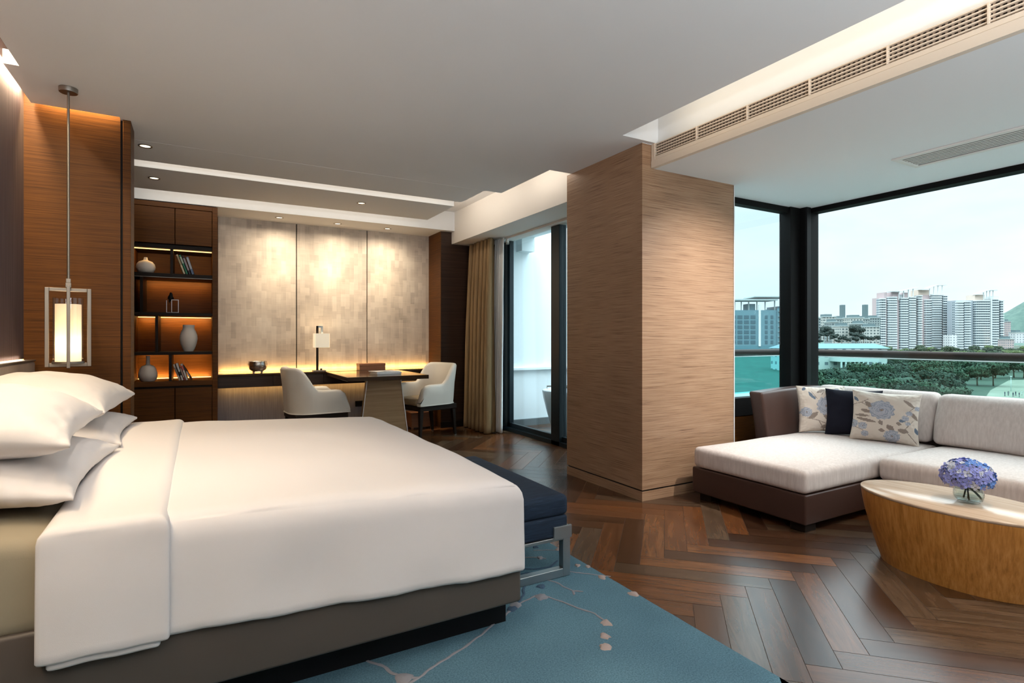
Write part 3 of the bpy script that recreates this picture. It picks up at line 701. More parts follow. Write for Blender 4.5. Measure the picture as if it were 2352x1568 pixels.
# ================================================================== PENDANT
def pendant():
    ROT = math.radians(9.2)
    t = thing('pendant_lamp', 'nickel framed pendant lantern with a glowing glass cylinder beside the bed', 'pendant lamp', (-0.648, 4.0, 1.03), ROT)
    og = Vector(t.location); x, y = og.x, og.y
    bm = bmesh.new(); add_lathe(bm, [(0, 2.598), (0.043, 2.598), (0.045, 2.603), (0.045, 2.624), (0, 2.624)], (x, y, 0), 36); obj('ceiling_rose', bm, M_nickel, t, True, og, 40)
    bm = bmesh.new(); add_tube(bm, [(x, y, 2.598), (x, y, 1.535)], 0.0065, 12); obj('rod', bm, M_nickel, t, True, og, 60)
    bm = bmesh.new(); add_box(bm, (x - 0.013, y - 0.013, 1.485), (x + 0.013, y + 0.013, 1.512), 0.002); add_box(bm, (x - 0.011, y - 0.011, 1.512), (x + 0.011, y + 0.011, 1.536), 0.002); obj('socket_block', bm, M_nickel, t, False, og)
    d = Vector((0.87, -0.0, 0)).normalized()
    w, z0, z1 = 0.104, 1.034, 1.482
    bm = bmesh.new()
    for lo, hi in (((x - w, y - 0.011, z0), (x - w + 0.019, y + 0.011, z1)), ((x + w - 0.019, y - 0.011, z0), (x + w, y + 0.011, z1)), ((x - w + 0.019, y - 0.0105, z0), (x + w - 0.019, y + 0.0105, z0 + 0.022)), ((x - w + 0.019, y - 0.0105, z1 - 0.019), (x + w - 0.019, y + 0.0105, z1))): add_box(bm, lo, hi, 0.0015, 1)
    obj('lantern_frame', bm, M_nickel, t, False, og)
    bm = bmesh.new(); w2 = 0.112
    for lo, hi in (((x - 0.008, y - w2, z0 - 0.004), (x + 0.008, y - w2 + 0.012, z1 + 0.01)), ((x - 0.008, y + w2 - 0.012, z0 - 0.004), (x + 0.008, y + w2, z1 + 0.01)), ((x - 0.0075, y - w2 + 0.012, z0 - 0.006), (x + 0.0075, y + w2 - 0.012, z0 - 0.001)), ((x - 0.0075, y - w2 + 0.012, z1 + 0.0005), (x + 0.0075, y + w2 - 0.012, z1 + 0.0095))): add_box(bm, lo, hi, 0.0015, 1)
    obj('cross_frame', bm, M_nickel, t, False, og)
    bm = bmesh.new(); add_lathe(bm, [(0, 1.052), (0.074, 1.052), (0.074, 1.064), (0, 1.064)], (x, y, 0), 40); obj('base_ring', bm, M_nickel, t, True, og, 40)
    bm = bmesh.new(); add_lathe(bm, [(0.070, 1.064), (0.070, 1.425), (0.066, 1.425), (0.066, 1.064)], (x, y, 0), 44); obj('glass_cylinder', bm, G_lamp, t, True, og, 40)
    m, nt, b = new_mat('frosted_lit_diffuser')
    b.inputs['Base Color'].default_value = (0.85, 0.78, 0.66, 1); b.inputs['Roughness'].default_value = 0.6
    b.inputs['Emission Color'].default_value = (1.0, 0.76, 0.48, 1); b.inputs['Emission Strength'].default_value = 0.45
    tr = nt.nodes.new('ShaderNodeBsdfTranslucent'); tr.inputs[0].default_value = (1.0, 0.86, 0.66, 1)     # the bulb inside shines through
    mxs = nt.nodes.new('ShaderNodeMixShader'); mxs.inputs[0].default_value = 0.22
    nt.links.new(b.outputs[0], mxs.inputs[1]); nt.links.new(tr.outputs[0], mxs.inputs[2]); nt.links.new(mxs.outputs[0], nt.nodes['Material Output'].inputs[0])
    bm = bmesh.new(); add_lathe(bm, [(0.060, 1.064), (0.060, 1.39)], (x, y, 0), 44); obj('diffuser', bm, m, t, True, og)
    l = bpy.data.lights.new('pendant_glow', 'POINT'); l.energy = 1.8; l.color = (1.0, 0.80, 0.55); l.shadow_soft_size = 0.03
    o = bpy.data.objects.new('pendant_glow', l); COL.objects.link(o); o.location = (x, y, 1.16)
pendant()

# ================================================================== BENCH, RUG
def bench():
    t = thing('bench', 'long denim blue upholstered bench with steel legs at the foot of the bed', 'bench', (1.38, 2.8, 0.012))
    og = t.location; x0, x1, y0, y1 = 1.155, 1.612, 2.262, 3.33
    def dome(p):
        u = (p.x - (x0 + x1) / 2) / ((x1 - x0) / 2); v = (p.y - (y0 + y1) / 2) / ((y1 - y0) / 2)
        return (p.x, p.y, p.z + (0.012 * (1 - u * u) * (1 - v * v) if p.z > 0.40 else 0))
    obj('top_cushion', rbox_bm((x0, y0, 0.312), (x1, y1, 0.418), 0.032, (8, 16, 3), dome), M_navy, t, True, og)
    obj('seat_base', rbox_bm((x0 + 0.006, y0 + 0.006, 0.212), (x1 - 0.006, y1 - 0.006, 0.316), 0.014, (6, 12, 3)), M_navy, t, True, og)
    for y in (y0 + 0.002, y1 - 0.042):
        bm = bmesh.new()
        for lo, hi in (((x1 - 0.036, y, 0.014), (x1 + 0.006, y + 0.04, 0.262)), ((x0 - 0.006, y, 0.014), (x0 + 0.036, y + 0.04, 0.262)), ((x0 + 0.036, y + 0.0005, 0.014), (x1 - 0.036, y + 0.0395, 0.054)), ((x0 + 0.036, y + 0.0005, 0.196), (x1 - 0.036, y + 0.0395, 0.212))): add_box(bm, lo, hi, 0.002, 1)
        lg = obj('leg_frame', bm, M_steel, t, False, og)
        for xa, xb in ((x1 - 0.095, x1 + 0.010), (x0 - 0.010, x0 + 0.095)):
            ya = y - 0.008 if y < 2.8 else y + 0.036
            obj('bracket', box_bm((xa, ya, 0.205), (xb, ya + 0.012, 0.268), 0.002), M_steel, lg, False, og)
bench()
def rug():
    bm = bmesh.new()
    x0, x1, y0, y1 = -0.85, 1.782, 1.195, 4.2; nx, ny = 70, 80; V = {}
    for i in range(nx + 1):
        for j in range(ny + 1):
            x = x0 + (x1 - x0) * i / nx; y = y0 + (y1 - y0) * j / ny
            if i == nx: x += 0.004 * noise.noise(Vector((0, y * 9, 0)))
            if j == 0: y += 0.004 * noise.noise(Vector((x * 9, 0, 0)))
            V[i, j] = bm.verts.new((x, y, 0.012 - (0.009 if i in (0, nx) or j in (0, ny) else 0)))
    for i in range(nx):
        for j in range(ny): bm.faces.new((V[i, j], V[i + 1, j], V[i + 1, j + 1], V[i, j + 1]))
    add_prism(bm, [(x0, y0), (x1, y0), (x1, y1), (x0, y1)], 0.0005, 0.003)
    def branch(pts, r, mi, seed):
        P = []
        pts = [Vector((p[0], p[1], 0.013)) for p in pts]
        for a, b in zip(pts, pts[1:]):
            for k in range(8):
                q = a.lerp(b, k / 8); q += Vector((noise.noise(q * 22 + Vector((seed, 0, 0))), noise.noise(q * 22 + Vector((0, seed, 5))), 0)) * 0.008; P.append(q)
        P.append(pts[-1]); R_ = [0.62 * r * (0.7 + 0.6 * abs(noise.noise(q * 30))) for q in P]
        add_tube(bm, P, R_, 8, mi, 0.35)
    def blob(x, y, r, mi, seed):
        n = 14; c = bm.verts.new((x, y, 0.0185)); ring = []; low = []
        for i in range(n):
            a = 2 * PI * i / n; k = r * (0.8 + 0.5 * noise.noise(Vector((math.cos(a) * 1.6 + seed, math.sin(a) * 1.6, seed))))
            ring.append(bm.verts.new((x + 0.75 * k * math.cos(a), y + 0.75 * k * math.sin(a), 0.0175))); low.append(bm.verts.new((x + k * math.cos(a), y + k * math.sin(a), 0.0115)))
        for i in range(n):
            j = (i + 1) % n
            for f in (bm.faces.new((c, ring[i], ring[j])), bm.faces.new((ring[i], low[i], low[j], ring[j]))): f.material_index = mi
    branch([(1.19, 2.10), (1.045, 2.02), (0.948, 1.967), (0.838, 1.918), (0.747, 1.878), (0.667, 1.839), (0.5, 1.77), (0.3, 1.72)], 0.011, 1, 1)
    branch([(0.44, 2.2), (0.531, 2.057), (0.573, 1.977), (0.598, 1.909), (0.631, 1.87), (0.667, 1.841)], 0.012, 1, 2)
    branch([(1.17, 2.098), (1.287, 2.147), (1.361, 2.157), (1.397, 2.12), (1.439, 1.994), (1.481, 1.891), (1.478, 1.82)], 0.010, 1, 3)
    branch([(1.47, 2.30), (1.509, 2.233), (1.513, 2.173), (1.528, 2.117), (1.565, 2.087)], 0.010, 1, 4)
    branch([(1.524, 2.123), (1.511, 2.081)], 0.009, 1, 5)
    branch([(1.55, 2.36), (1.611, 2.313), (1.65, 2.286), (1.705, 2.228), (1.782, 2.15)], 0.008, 1, 6)
    branch([(1.40, 2.60), (1.526, 2.562), (1.576, 2.546), (1.624, 2.495)], 0.010, 1, 7)
    branch([(1.35, 2.45), (1.454, 2.441), (1.523, 2.398), (1.59, 2.397), (1.66, 2.44)], 0.011, 3, 8)
    branch([(1.38, 2.40), (1.432, 2.389), (1.497, 2.373)], 0.010, 3, 9)
    branch([(1.22, 2.12), (1.30, 2.19), (1.36, 2.28), (1.47, 2.32)], 0.012, 3, 10)
    branch([(1.62, 2.62), (1.69, 2.60), (1.74, 2.56)], 0.007, 1, 11)
    for k, (x, y, r, mi) in enumerate(((1.408, 1.732, 0.026, 2), (1.356, 1.673, 0.030, 2), (1.477, 1.811, 0.030, 2), (1.739, 2.163, 0.026, 2), (1.752, 1.953, 0.030, 2), (1.758, 2.57, 0.024, 2), (1.717, 2.337, 0.020, 2), (1.755, 2.30, 0.018, 2), (1.421, 2.224, 0.028, 3), (1.228, 2.13, 0.034, 1), (1.189, 2.104, 0.030, 3), (1.366, 2.137, 0.036, 1), (0.622, 1.865, 0.034, 1), (1.60, 2.52, 0.022, 1), (1.66, 2.66, 0.02, 3))): blob(x, y, r, mi, k * 1.7)
    bm.normal_update()
    for f in bm.faces:
        if f.normal.z < -0.2 and f.calc_center_median().z > 0.006: f.normal_flip()
    solo('rug', bm, [M_rug, M_rugbranch, M_rugblossom, M_rugnavy], 'teal wool rug with raised branch and blossom pattern under the bed and bench', 'rug', (0.5, 2.7, 0), None, True, 50)
rug()

# ================================================================== SOFA
def sofa():
    t = thing('corner_sofa', 'L shaped chaise sofa in stone linen on a chestnut leather base by the window', 'sofa', (4.2, 2.2, 0))
    og = t.location
    obj('chaise_base', rbox_bm((3.205, 2.042, 0.055), (4.9, 2.93, 0.240), 0.012, (8, 6, 3)), M_leather, t, True, og)
    obj('seat_base', rbox_bm((3.96, -0.6, 0.055), (4.9, 2.04, 0.240), 0.012, (6, 10, 3)), M_leather, t, True, og)
    for x, y in ((3.30, 2.84), (3.30, 2.12), (4.8, 2.84), (4.05, 0.3), (4.05, -0.5), (4.8, -0.5)):
        obj('foot', box_bm((x - 0.055, y - 0.05, 0.0), (x + 0.055, y + 0.05, 0.056), 0.003), M_espresso, t, False, og)
    def pad(x0, x1, y0, y1, zt, crown):
        def fn(p):
            u = (p.x - (x0 + x1) / 2) / ((x1 - x0) / 2); v = (p.y - (y0 + y1) / 2) / ((y1 - y0) / 2)
            k = max(0, (p.z - 0.24) / (zt - 0.24))
            return (p.x + 0.006 * noise.noise(p * 4), p.y + 0.006 * noise.noise(p * 4 + Vector((9, 0, 0))), p.z + crown * k * (1 - u ** 4) * (1 - v ** 4) + 0.004 * k * noise.noise(p * 3.3))
        return fn
    obj('chaise_cushion', rbox_bm((3.195, 2.035, 0.243), (4.86, 2.915, 0.388), 0.035, (16, 12, 4), pad(3.195, 4.86, 2.035, 2.915, 0.388, 0.02)), M_sofa, t, True, og)
    obj('seat_cushion', rbox_bm((3.965, 0.95, 0.243), (4.86, 2.022, 0.395), 0.040, (12, 12, 4), pad(3.965, 4.86, 0.95, 2.022, 0.395, 0.022)), M_sofa, t, True, og)
    obj('seat_cushion', rbox_bm((3.965, -0.55, 0.243), (4.86, 0.94, 0.395), 0.040, (12, 12, 4), pad(3.965, 4.86, -0.55, 0.94, 0.395, 0.022)), M_sofa, t, True, og)
    # leather arm-back along the side window, leaning slightly outwards, and the long back
    def lean(p):
        k = max(0, p.z - 0.24)
        return (p.x - 0.05 * k - 0.06 * k * k, p.y + 0.12 * k * k + 0.03 * k, p.z + (0.02 * math.sin((p.x - 4.1) * 2.6) if p.z > 0.7 else 0))
    obj('arm', rbox_bm((4.10, 2.925, 0.06), (5.02, 3.055, 0.745), 0.022, (10, 3, 10), lean), M_leather, t, True, og)
    obj('back', rbox_bm((4.98, -0.6, 0.06), (5.09, 3.09, 0.735), 0.02, (3, 16, 8)), M_sofa, t, True, og)
    def backcush(y0, y1, s):
        def fn(p):
            v = (p.y - (y0 + y1) / 2) / ((y1 - y0) / 2); k = (p.z - 0.395) / 0.385
            x = p.x + 0.10 * k - (0.03 * (1 - v ** 4) * max(0, 1 - (2 * k - 1) ** 2) if p.x < 4.82 else 0)
            return (x + 0.006 * noise.noise(p * 4 + Vector((s, 0, 0))), p.y + 0.012 * (1 - abs(2 * k - 1)) * v + 0.006 * noise.noise(p * 5), p.z + 0.006 * noise.noise(p * 6 + Vector((0, s, 0))))
        return rbox_bm((4.74, y0, 0.408), (4.90, y1, 0.775), 0.045, (4, 12, 8), fn)
    obj('back_cushion', backcush(2.065, 2.975, 1.0), M_sofa, t, True, og)
    obj('back_cushion', backcush(1.06, 2.045, 4.0), M_sofa, t, True, og)
    obj('back_cushion', backcush(0.0, 1.04, 7.0), M_sofa, t, True, og)
sofa()

# ---- printed cloth of the throw pillows: drawn into the weave as vertex colour
CREAM, BLUEG, GREYB, TAUPE, SLATE, LIL = (0.66, 0.58, 0.50), (0.30, 0.33, 0.39), (0.40, 0.42, 0.47), (0.27, 0.215, 0.18), (0.13, 0.17, 0.23), (0.47, 0.47, 0.53)
def peony(u, v, cx, cy, R_, rot=0.0):
    dx, dy = u - cx, v - cy; d = math.hypot(dx, dy) / R_; a = math.atan2(dy, dx) + rot
    if d > 1.12: return None
    edge = 0.86 + 0.10 * abs(math.sin(a * 4.5)) + 0.05 * math.sin(a * 13)
    if d > edge: return None
    for rr, nn, ph in ((0.82, 4.5, 0), (0.62, 3.5, 0.9), (0.43, 3.5, 0.3), (0.26, 2.5, 1.2)):
        e_ = rr * (0.86 + 0.16 * abs(math.sin(a * nn + ph)))
        if abs(d - e_) < 0.028: return LIL
    if d < 0.12: return TAUPE
    return BLUEG if (int(d * 6 + a * 1.3) % 3) else GREYB
def leaf(u, v, x0, y0, x1, y1, w, col):
    dx, dy = x1 - x0, y1 - y0; L = math.hypot(dx, dy); t = ((u - x0) * dx + (v - y0) * dy) / L / L
    if t < 0 or t > 1: return None
    s = abs((u - x0) * dy - (v - y0) * dx) / L
    if s < w * math.sin(PI * t) ** 0.8: return col
    return None
def stem(u, v, pts, w):
    for (x0, y0), (x1, y1) in zip(pts, pts[1:]):
        dx, dy = x1 - x0, y1 - y0; t = max(0, min(1, ((u - x0) * dx + (v - y0) * dy) / (dx * dx + dy * dy)))
        if math.hypot(u - x0 - t * dx, v - y0 - t * dy) < w: return TAUPE
    return None
def print_wide(u, v):                                  # the pillow with the peony left of its middle
    v = v + 0.02
    for c in (peony(u, v, -0.08, 0.26, 0.40), peony(u, v, -0.92, -0.35, 0.17, 1), peony(u, v, -0.62, -0.42, 0.15, 2), peony(u, v, -0.55, -0.72, 0.12, 0.4), peony(u, v, 0.25, -0.72, 0.25, 0.7), peony(u, v, 0.70, 0.22, 0.10, 1), peony(u, v, 0.60, 0.02, 0.11, 2), peony(u, v, 0.68, -0.18, 0.08, 0), peony(u, v, 0.93, 0.45, 0.09, 0)):
        if c: return c
    for a in ((-0.35, 0.12, -0.72, 0.22, 0.07, TAUPE), (-0.38, 0.35, -0.58, 0.55, 0.08, TAUPE), (-0.85, -0.12, -0.2, -0.25, 0.06, TAUPE), (-0.9, 0.0, -0.42, -0.02, 0.05, TAUPE), (-0.12, -0.14, -0.05, -0.34, 0.07, TAUPE), (0.30, -0.50, 0.08, -0.30, 0.09, TAUPE), (0.40, -0.45, 0.72, -0.50, 0.09, TAUPE), (0.05, -0.55, -0.15, -0.52, 0.07, TAUPE), (0.5, -0.25, 0.35, -0.18, 0.06, TAUPE), (0.52, 0.75, 0.85, 0.45, 0.06, TAUPE), (0.72, 0.30, 0.95, -0.02, 0.06, TAUPE), (0.62, -0.05, 0.42, -0.12, 0.06, SLATE), (-0.95, 0.75, -0.8, 0.55, 0.05, SLATE), (0.88, -0.3, 0.96, -0.55, 0.05, SLATE)):
        c = leaf(u, v, *a)
        if c: return c
    for p in ([(-0.95, 0.42), (-0.7, 0.52), (-0.4, 0.30)], [(-0.7, 0.52), (-0.5, 0.66)], [(0.3, -0.6), (0.6, -0.42), (0.82, -0.05)], [(0.6, -0.42), (0.95, -0.9)], [(0.6, -0.1), (0.7, 0.3), (0.85, 0.5)], [(-0.95, -0.15), (-0.85, -0.5), (-0.6, -0.6)]):
        c = stem(u, v, p, 0.012)
        if c: return c
    return CREAM
def print_side(u, v):                                  # the pillow against the arm
    for c in (peony(u, v, 0.05, 0.12, 0.42, 1.0), peony(u, v, -0.75, -0.15, 0.22, 2), peony(u, v, 0.7, -0.6, 0.25, 0), peony(u, v, 0.6, 0.75, 0.16, 0)):
        if c: return c
    for a in ((-0.3, -0.15, -0.7, -0.45, 0.10, TAUPE), (-0.1, -0.25, 0.3, -0.55, 0.10, TAUPE), (-0.45, 0.45, -0.62, 0.75, 0.07, SLATE), (-0.35, 0.42, -0.5, 0.55, 0.06, SLATE), (0.1, 0.85, -0.3, 0.7, 0.06, TAUPE), (-0.2, -0.8, 0.15, -0.7, 0.08, TAUPE), (-0.85, 0.8, -0.7, 0.95, 0.06, SLATE)):
        c = leaf(u, v, *a)
        if c: return c
    for p in ([(-0.75, -0.4), (-0.3, -0.5), (0.0, -0.95)], [(-0.3, -0.5), (0.3, -0.75)], [(0.1, 0.85), (-0.1, 0.6)], [(-0.5, 0.75), (-0.3, 0.45)]):
        c = stem(u, v, p, 0.014)
        if c: return c
    return CREAM
M_floral = vcol('floral_print_cloth', 0.6)
def throw_pillow(loc, yaw, tilt, hx, hz, mat, fn, label, seed, roll=0.0):
    """stands on its lower edge: width along local X, height along local Z, leaning back by tilt"""
    n = 90 if fn else 30
    bm = pillow_bm(hx * 1.03, hz * 1.03, 0.072, n, 0.075, 0.46, 0.010, 0.006, seed)
    cl = bm.loops.layers.float_color.new('Col')
    if fn:
        for f in bm.faces:
            c = f.calc_center_median(); k = fn(c.x / hx, c.y / hz)
            for lp in f.loops: lp[cl] = (*k, 1)
    o = solo('throw_pillow', bm, mat, label, 'throw pillow', (0, 0, 0), 'throw pillows in the chaise corner', True)
    # local Y -> up, local Z -> towards the room
    m = Matrix.Rotation(yaw, 4, 'Z') @ Matrix.Rotation(PI / 2 - tilt, 4, 'X') @ Matrix.Rotation(roll, 4, 'Z')
    m.translation = loc
    o.matrix_world = m
throw_pillow((4.562, 2.765, 0.598), math.radians(-38), math.radians(10), 0.185, 0.19, M_floral, print_side, 'floral cushion propped against the leather arm, left of the navy one', 2.0)
throw_pillow((4.615, 2.535, 0.590), math.radians(-62), math.radians(10), 0.195, 0.185, M_navypillow, None, 'plain midnight navy cushion between the two floral ones', 6.0)
throw_pillow((4.600, 2.292, 0.585), math.radians(-67), math.radians(13), 0.218, 0.192, M_floral, print_wide, 'wide floral cushion with a blue grey peony, right of the navy one', 9.0, math.radians(-2))

# ================================================================== COFFEE TABLE, VASE, FLOWERS
def coffee():
    t = thing('coffee_table', 'oval honey oak drum coffee table tapering to the floor', 'coffee table', (3.325, 1.322, 0))
    zt = 0.38; ax, ay = 0.268, 0.442
    def ring(bm, z, k, n=72): return [bm.verts.new((ax * k * math.cos(2 * PI * i / n), ay * k * math.sin(2 * PI * i / n), z)) for i in range(n)]
    bm = bmesh.new(); prev = None
    for z, k in ((0.0, 0.765), (0.012, 0.775), (0.06, 0.815), (0.12, 0.86), (0.19, 0.91), (0.26, 0.955), (0.32, 0.982), (0.365, 0.996)):
        r = ring(bm, z, k)
        if prev:
            for i in range(72): bm.faces.new((prev[i], prev[(i + 1) % 72], r[(i + 1) % 72], r[i]))
        prev = r
    obj('drum', bm, M_coffee, t, True)
    bm = bmesh.new(); a = ring(bm, 0.365, 0.996); b = ring(bm, 0.3765, 1.0); c = ring(bm, zt, 0.992)
    for p, q in ((a, b), (b, c)):
        for i in range(72): bm.faces.new((p[i], p[(i + 1) % 72], q[(i + 1) % 72], q[i]))
    bm.faces.new(c); bm.faces.new(a[::-1]); obj('top', bm, M_coffeetop, t, True, None, 40)
coffee()
VX, VY, VZ = 3.335, 1.275, 0.3815
def vase():
    t = thing('glass_vase', 'small round clear glass bowl vase holding the hydrangea', 'vase', (VX, VY, VZ)); t.scale = (0.73, 0.73, 0.73)
    bm = bmesh.new(); add_lathe(bm, [(0, 0), (0.055, 0), (0.066, 0.006), (0.081, 0.028), (0.086, 0.052), (0.083, 0.076), (0.074, 0.098), (0.069, 0.108), (0.0665, 0.108), (0.072, 0.096), (0.080, 0.075), (0.083, 0.052), (0.078, 0.03), (0.062, 0.012), (0, 0.010)], n=48); obj('bowl', bm, G_vase, t, True)
    bm = bmesh.new(); add_lathe(bm, [(0.0, 0.012), (0.061, 0.0135), (0.0765, 0.031), (0.079, 0.040), (0, 0.040)], n=40); obj('water', bm, G_water, t, True, None, 40)
vase()
def petals_bm():
    bm = bmesh.new(); R = random.Random(3)
    n = 190
    for k in range(n):
        zz = 1 - 1.45 * (k + 0.5) / n; a = k * 2.399963; s = math.sqrt(max(0, 1 - zz * zz))
        nrm = Vector((s * math.cos(a), s * math.sin(a), zz)); lump = 1 + 0.10 * noise.noise(nrm * 2.6)
        c = Vector((nrm.x * 0.148, nrm.y * 0.148, nrm.z * 0.115)) * lump
        d = (nrm + Vector((R.uniform(-.4, .4), R.uniform(-.4, .4), R.uniform(-.3, .4)))).normalized()
        u = d.orthogonal().normalized(); v = d.cross(u); ph = R.uniform(0, PI)
        h = noise.noise(nrm * 1.7 + Vector((4, 4, 4)))
        mi = 0 if nrm.x - nrm.y * 0.3 + h < 0.1 else (1 if nrm.x + h < 0.75 else 2)
        if R.random() < 0.18: mi = 3
        L = R.uniform(0.020, 0.027)
        for q in range(4):
            aa = ph + q * PI / 2; dr = u * math.cos(aa) + v * math.sin(aa); sd = d.cross(dr); cup = R.uniform(0.05, 0.35)
            P = [c + dr * 0.002, c + dr * L * 0.45 - sd * L * 0.45 + d * L * cup * 0.3, c + dr * L * 0.9 - sd * L * 0.35 + d * L * cup, c + dr * L * 1.08 + d * L * cup * 0.9, c + dr * L * 0.9 + sd * L * 0.35 + d * L * cup, c + dr * L * 0.45 + sd * L * 0.45 + d * L * cup * 0.3]
            f = bm.faces.new([bm.verts.new(p) for p in P]); f.material_index = mi
        add_lathe(bm, [(0.0, 0.004), (0.002, 0.0), (0.0, -0.001)], c + d * 0.003, 5, mi=4)
    return bm
def hydrangea():
    t = thing('hydrangea_bouquet', 'blue and lilac hydrangea head standing in the glass bowl', 'flowers', (VX, VY, VZ + 0.015)); t.scale = (0.70, 0.70, 0.70)
    ms = [plain('petal_lilac_blue', (0.27, 0.30, 0.66), 0.7), plain('petal_blue', (0.13, 0.27, 0.66), 0.7), plain('petal_sky', (0.17, 0.46, 0.76), 0.7), plain('petal_pale', (0.58, 0.62, 0.72), 0.7), plain('petal_eye', (0.55, 0.50, 0.28), 0.7)]
    bm = petals_bm(); bmesh.ops.translate(bm, verts=bm.verts, vec=(-0.015, 0.0, 0.163)); obj('flower_head', bm, ms, t)
    bm = bmesh.new(); add_lathe(bm, [(0.0, 0.075), (0.085, 0.10), (0.115, 0.15), (0.10, 0.21), (0.05, 0.25), (0, 0.26)], (-0.015, 0, 0), 20); obj('inner_cluster', bm, M_leaf, t, True)
    for k, (a, b, c) in enumerate((((0.02, 0.01, 0.0), (-0.01, 0.0, 0.09), (-0.02, 0, 0.15)), ((-0.03, -0.015, 0.0), (-0.02, 0, 0.08), (0.0, 0, 0.15)), ((0.0, 0.03, 0.005), (-0.005, 0.01, 0.09), (-0.03, 0.02, 0.15)))):
        bm = bmesh.new(); add_tube(bm, [a, b, c], 0.0055, 8); obj('stem', bm, M_stem, t, True)
    def leafb(p, d, L, w, droop):
        bm = bmesh.new(); d = Vector(d).normalized(); s = Vector((0, 0, 1)).cross(d).normalized(); p = Vector(p); rows = []
        for i in range(9):
            k = i / 8; c = p + d * L * k - Vector((0, 0, droop * k * k)); hw = w * math.sin(PI * min(1, k * 0.97 + 0.03)) ** 0.8
            rows.append([bm.verts.new(c + s * hw * q + Vector((0, 0, 0.012 * abs(q) * (1 if q else 0)))) for q in (-1, 0, 1)])
        for a, b in zip(rows, rows[1:]):
            for q in range(2): bm.faces.new((a[q], a[q + 1], b[q + 1], b[q]))
        return bm
    obj('leaf', leafb((0.02, 0.0, 0.105), (0.95, -0.45, 0), 0.14, 0.045, 0.012), M_leaf, t, True)
    obj('leaf', leafb((-0.04, -0.01, 0.09), (0.35, -0.4, -0.4), 0.11, 0.045, 0.03), M_leaf, t, True)
    obj('leaf', leafb((-0.05, -0.02, 0.12), (-0.5, -0.9, 0), 0.09, 0.035, 0.03), M_leaf, t, True)
    lf = obj('leaf', leafb((0.045, 0.02, 0.10), (0.95, 0.1, 0), 0.15, 0.05, 0.05), M_brownleaf, t, True); lf['label'] = 'dry brown leaf'
hydrangea()

# ================================================================== BOOKCASE AND WHAT STANDS ON IT
BX0, BX1, BY, BZ = -0.80, 0.178, 6.752, 2.60
def bookcase():
    t = thing('bookcase', 'tall built-in walnut bookcase with lit open shelves and cupboards', 'bookcase', (-0.3, 7.0, 0))
    og = t.location; W = 0.05; xl = -0.56 + -0.02; yb = 7.27
    P = lambda nm, lo, hi, m=M_wood, par=t, bev=0.002: obj(nm, box_bm(lo, hi, bev, 1), m, par, False, og)
    P('side_panel', (BX1 - W, BY, 0), (BX1, 7.30, BZ)); P('side_panel', (BX0, BY, 0), (xl, 7.30, BZ))
    P('top_panel', (xl, BY, 2.552), (BX1 - W, 7.28, BZ)); P('back_panel', (xl, yb, 0.05), (BX1 - W, yb + 0.02, BZ - 0.02))
    P('kick_plate', (xl, BY + 0.03, 0), (BX1 - W, BY + 0.05, 0.08), M_wood_dark)
    P('counter', (xl, BY - 0.004, 0.695), (BX1 - W, yb, 0.746))
    xm = -0.215
    for nm, z0, z1 in (('lower_door', 0.085, 0.672), ('upper_door', 2.175, 2.548)):
        for a, b in ((xl + 0.012, xm - 0.003), (xm + 0.003, BX1 - W - 0.004)):
            P(nm, (a, BY + 0.006, z0), (b, BY + 0.028, z1))
    P('upper_floor', (xl, BY + 0.03, 2.128), (BX1 - W, yb, 2.17), M_espresso); P('lower_rail', (xl, BY + 0.012, 0.672), (BX1 - W, BY + 0.03, 0.695), M_espresso)
    for z0, z1 in ((1.828, 1.868), (1.428, 1.460), (1.020, 1.050)):
        P('shelf', (xl, BY + 0.012, z0), (BX1 - W, yb, z1), M_espresso)
    for x, z0, z1 in ((-0.245, 1.868, 2.128), (-0.508, 1.460, 1.828), (-0.377, 1.050, 1.428), (-0.257, 0.746, 1.020)):
        P('divider', (x - 0.013, BY + 0.014, z0), (x + 0.013, yb, z1), M_espresso)
    P('light_strip', (xl + 0.005, BY + 0.10, 2.120), (BX1 - W - 0.005, BY + 0.112, 2.1285), M_led, t, 0)
    P('light_strip', (xl + 0.005, yb - 0.030, 0.7462), (BX1 - W - 0.005, yb - 0.022, 0.753), M_led, t, 0)
    P('light_strip', (xl + 0.005, yb - 0.012, 1.422), (BX1 - W - 0.005, yb - 0.004, 1.4285), M_led, t, 0)
    P('shelf_edge', (xl, BY + 0.010, 1.8225), (BX1 - W, BY + 0.016, 1.828), M_nickel, t, 0)
bookcase()
strip('bookcase_strip', (-0.55, 6.87, 2.112), (0.11, 6.87, 2.112), (0, 0.9, -1), 0.012, 1.6, AMBER)
strip('bookcase_strip', (-0.55, 7.225, 0.757), (0.11, 7.225, 0.757), (0, 0.6, 1), 0.012, 3.4, AMBER)
strip('bookcase_strip', (-0.55, 7.19, 1.418), (0.11, 7.19, 1.418), (0, 0.75, -1), 0.012, 2.8, AMBER)
strip('bookcase_strip', (-0.55, 7.18, 1.815), (0.11, 7.18, 1.815), (0, 0.75, -1), 0.012, 1.3, AMBER)
strip('bookcase_strip', (-0.55, 7.18, 1.010), (0.11, 7.18, 1.010), (0, 0.75, -1), 0.012, 0.9, AMBER)

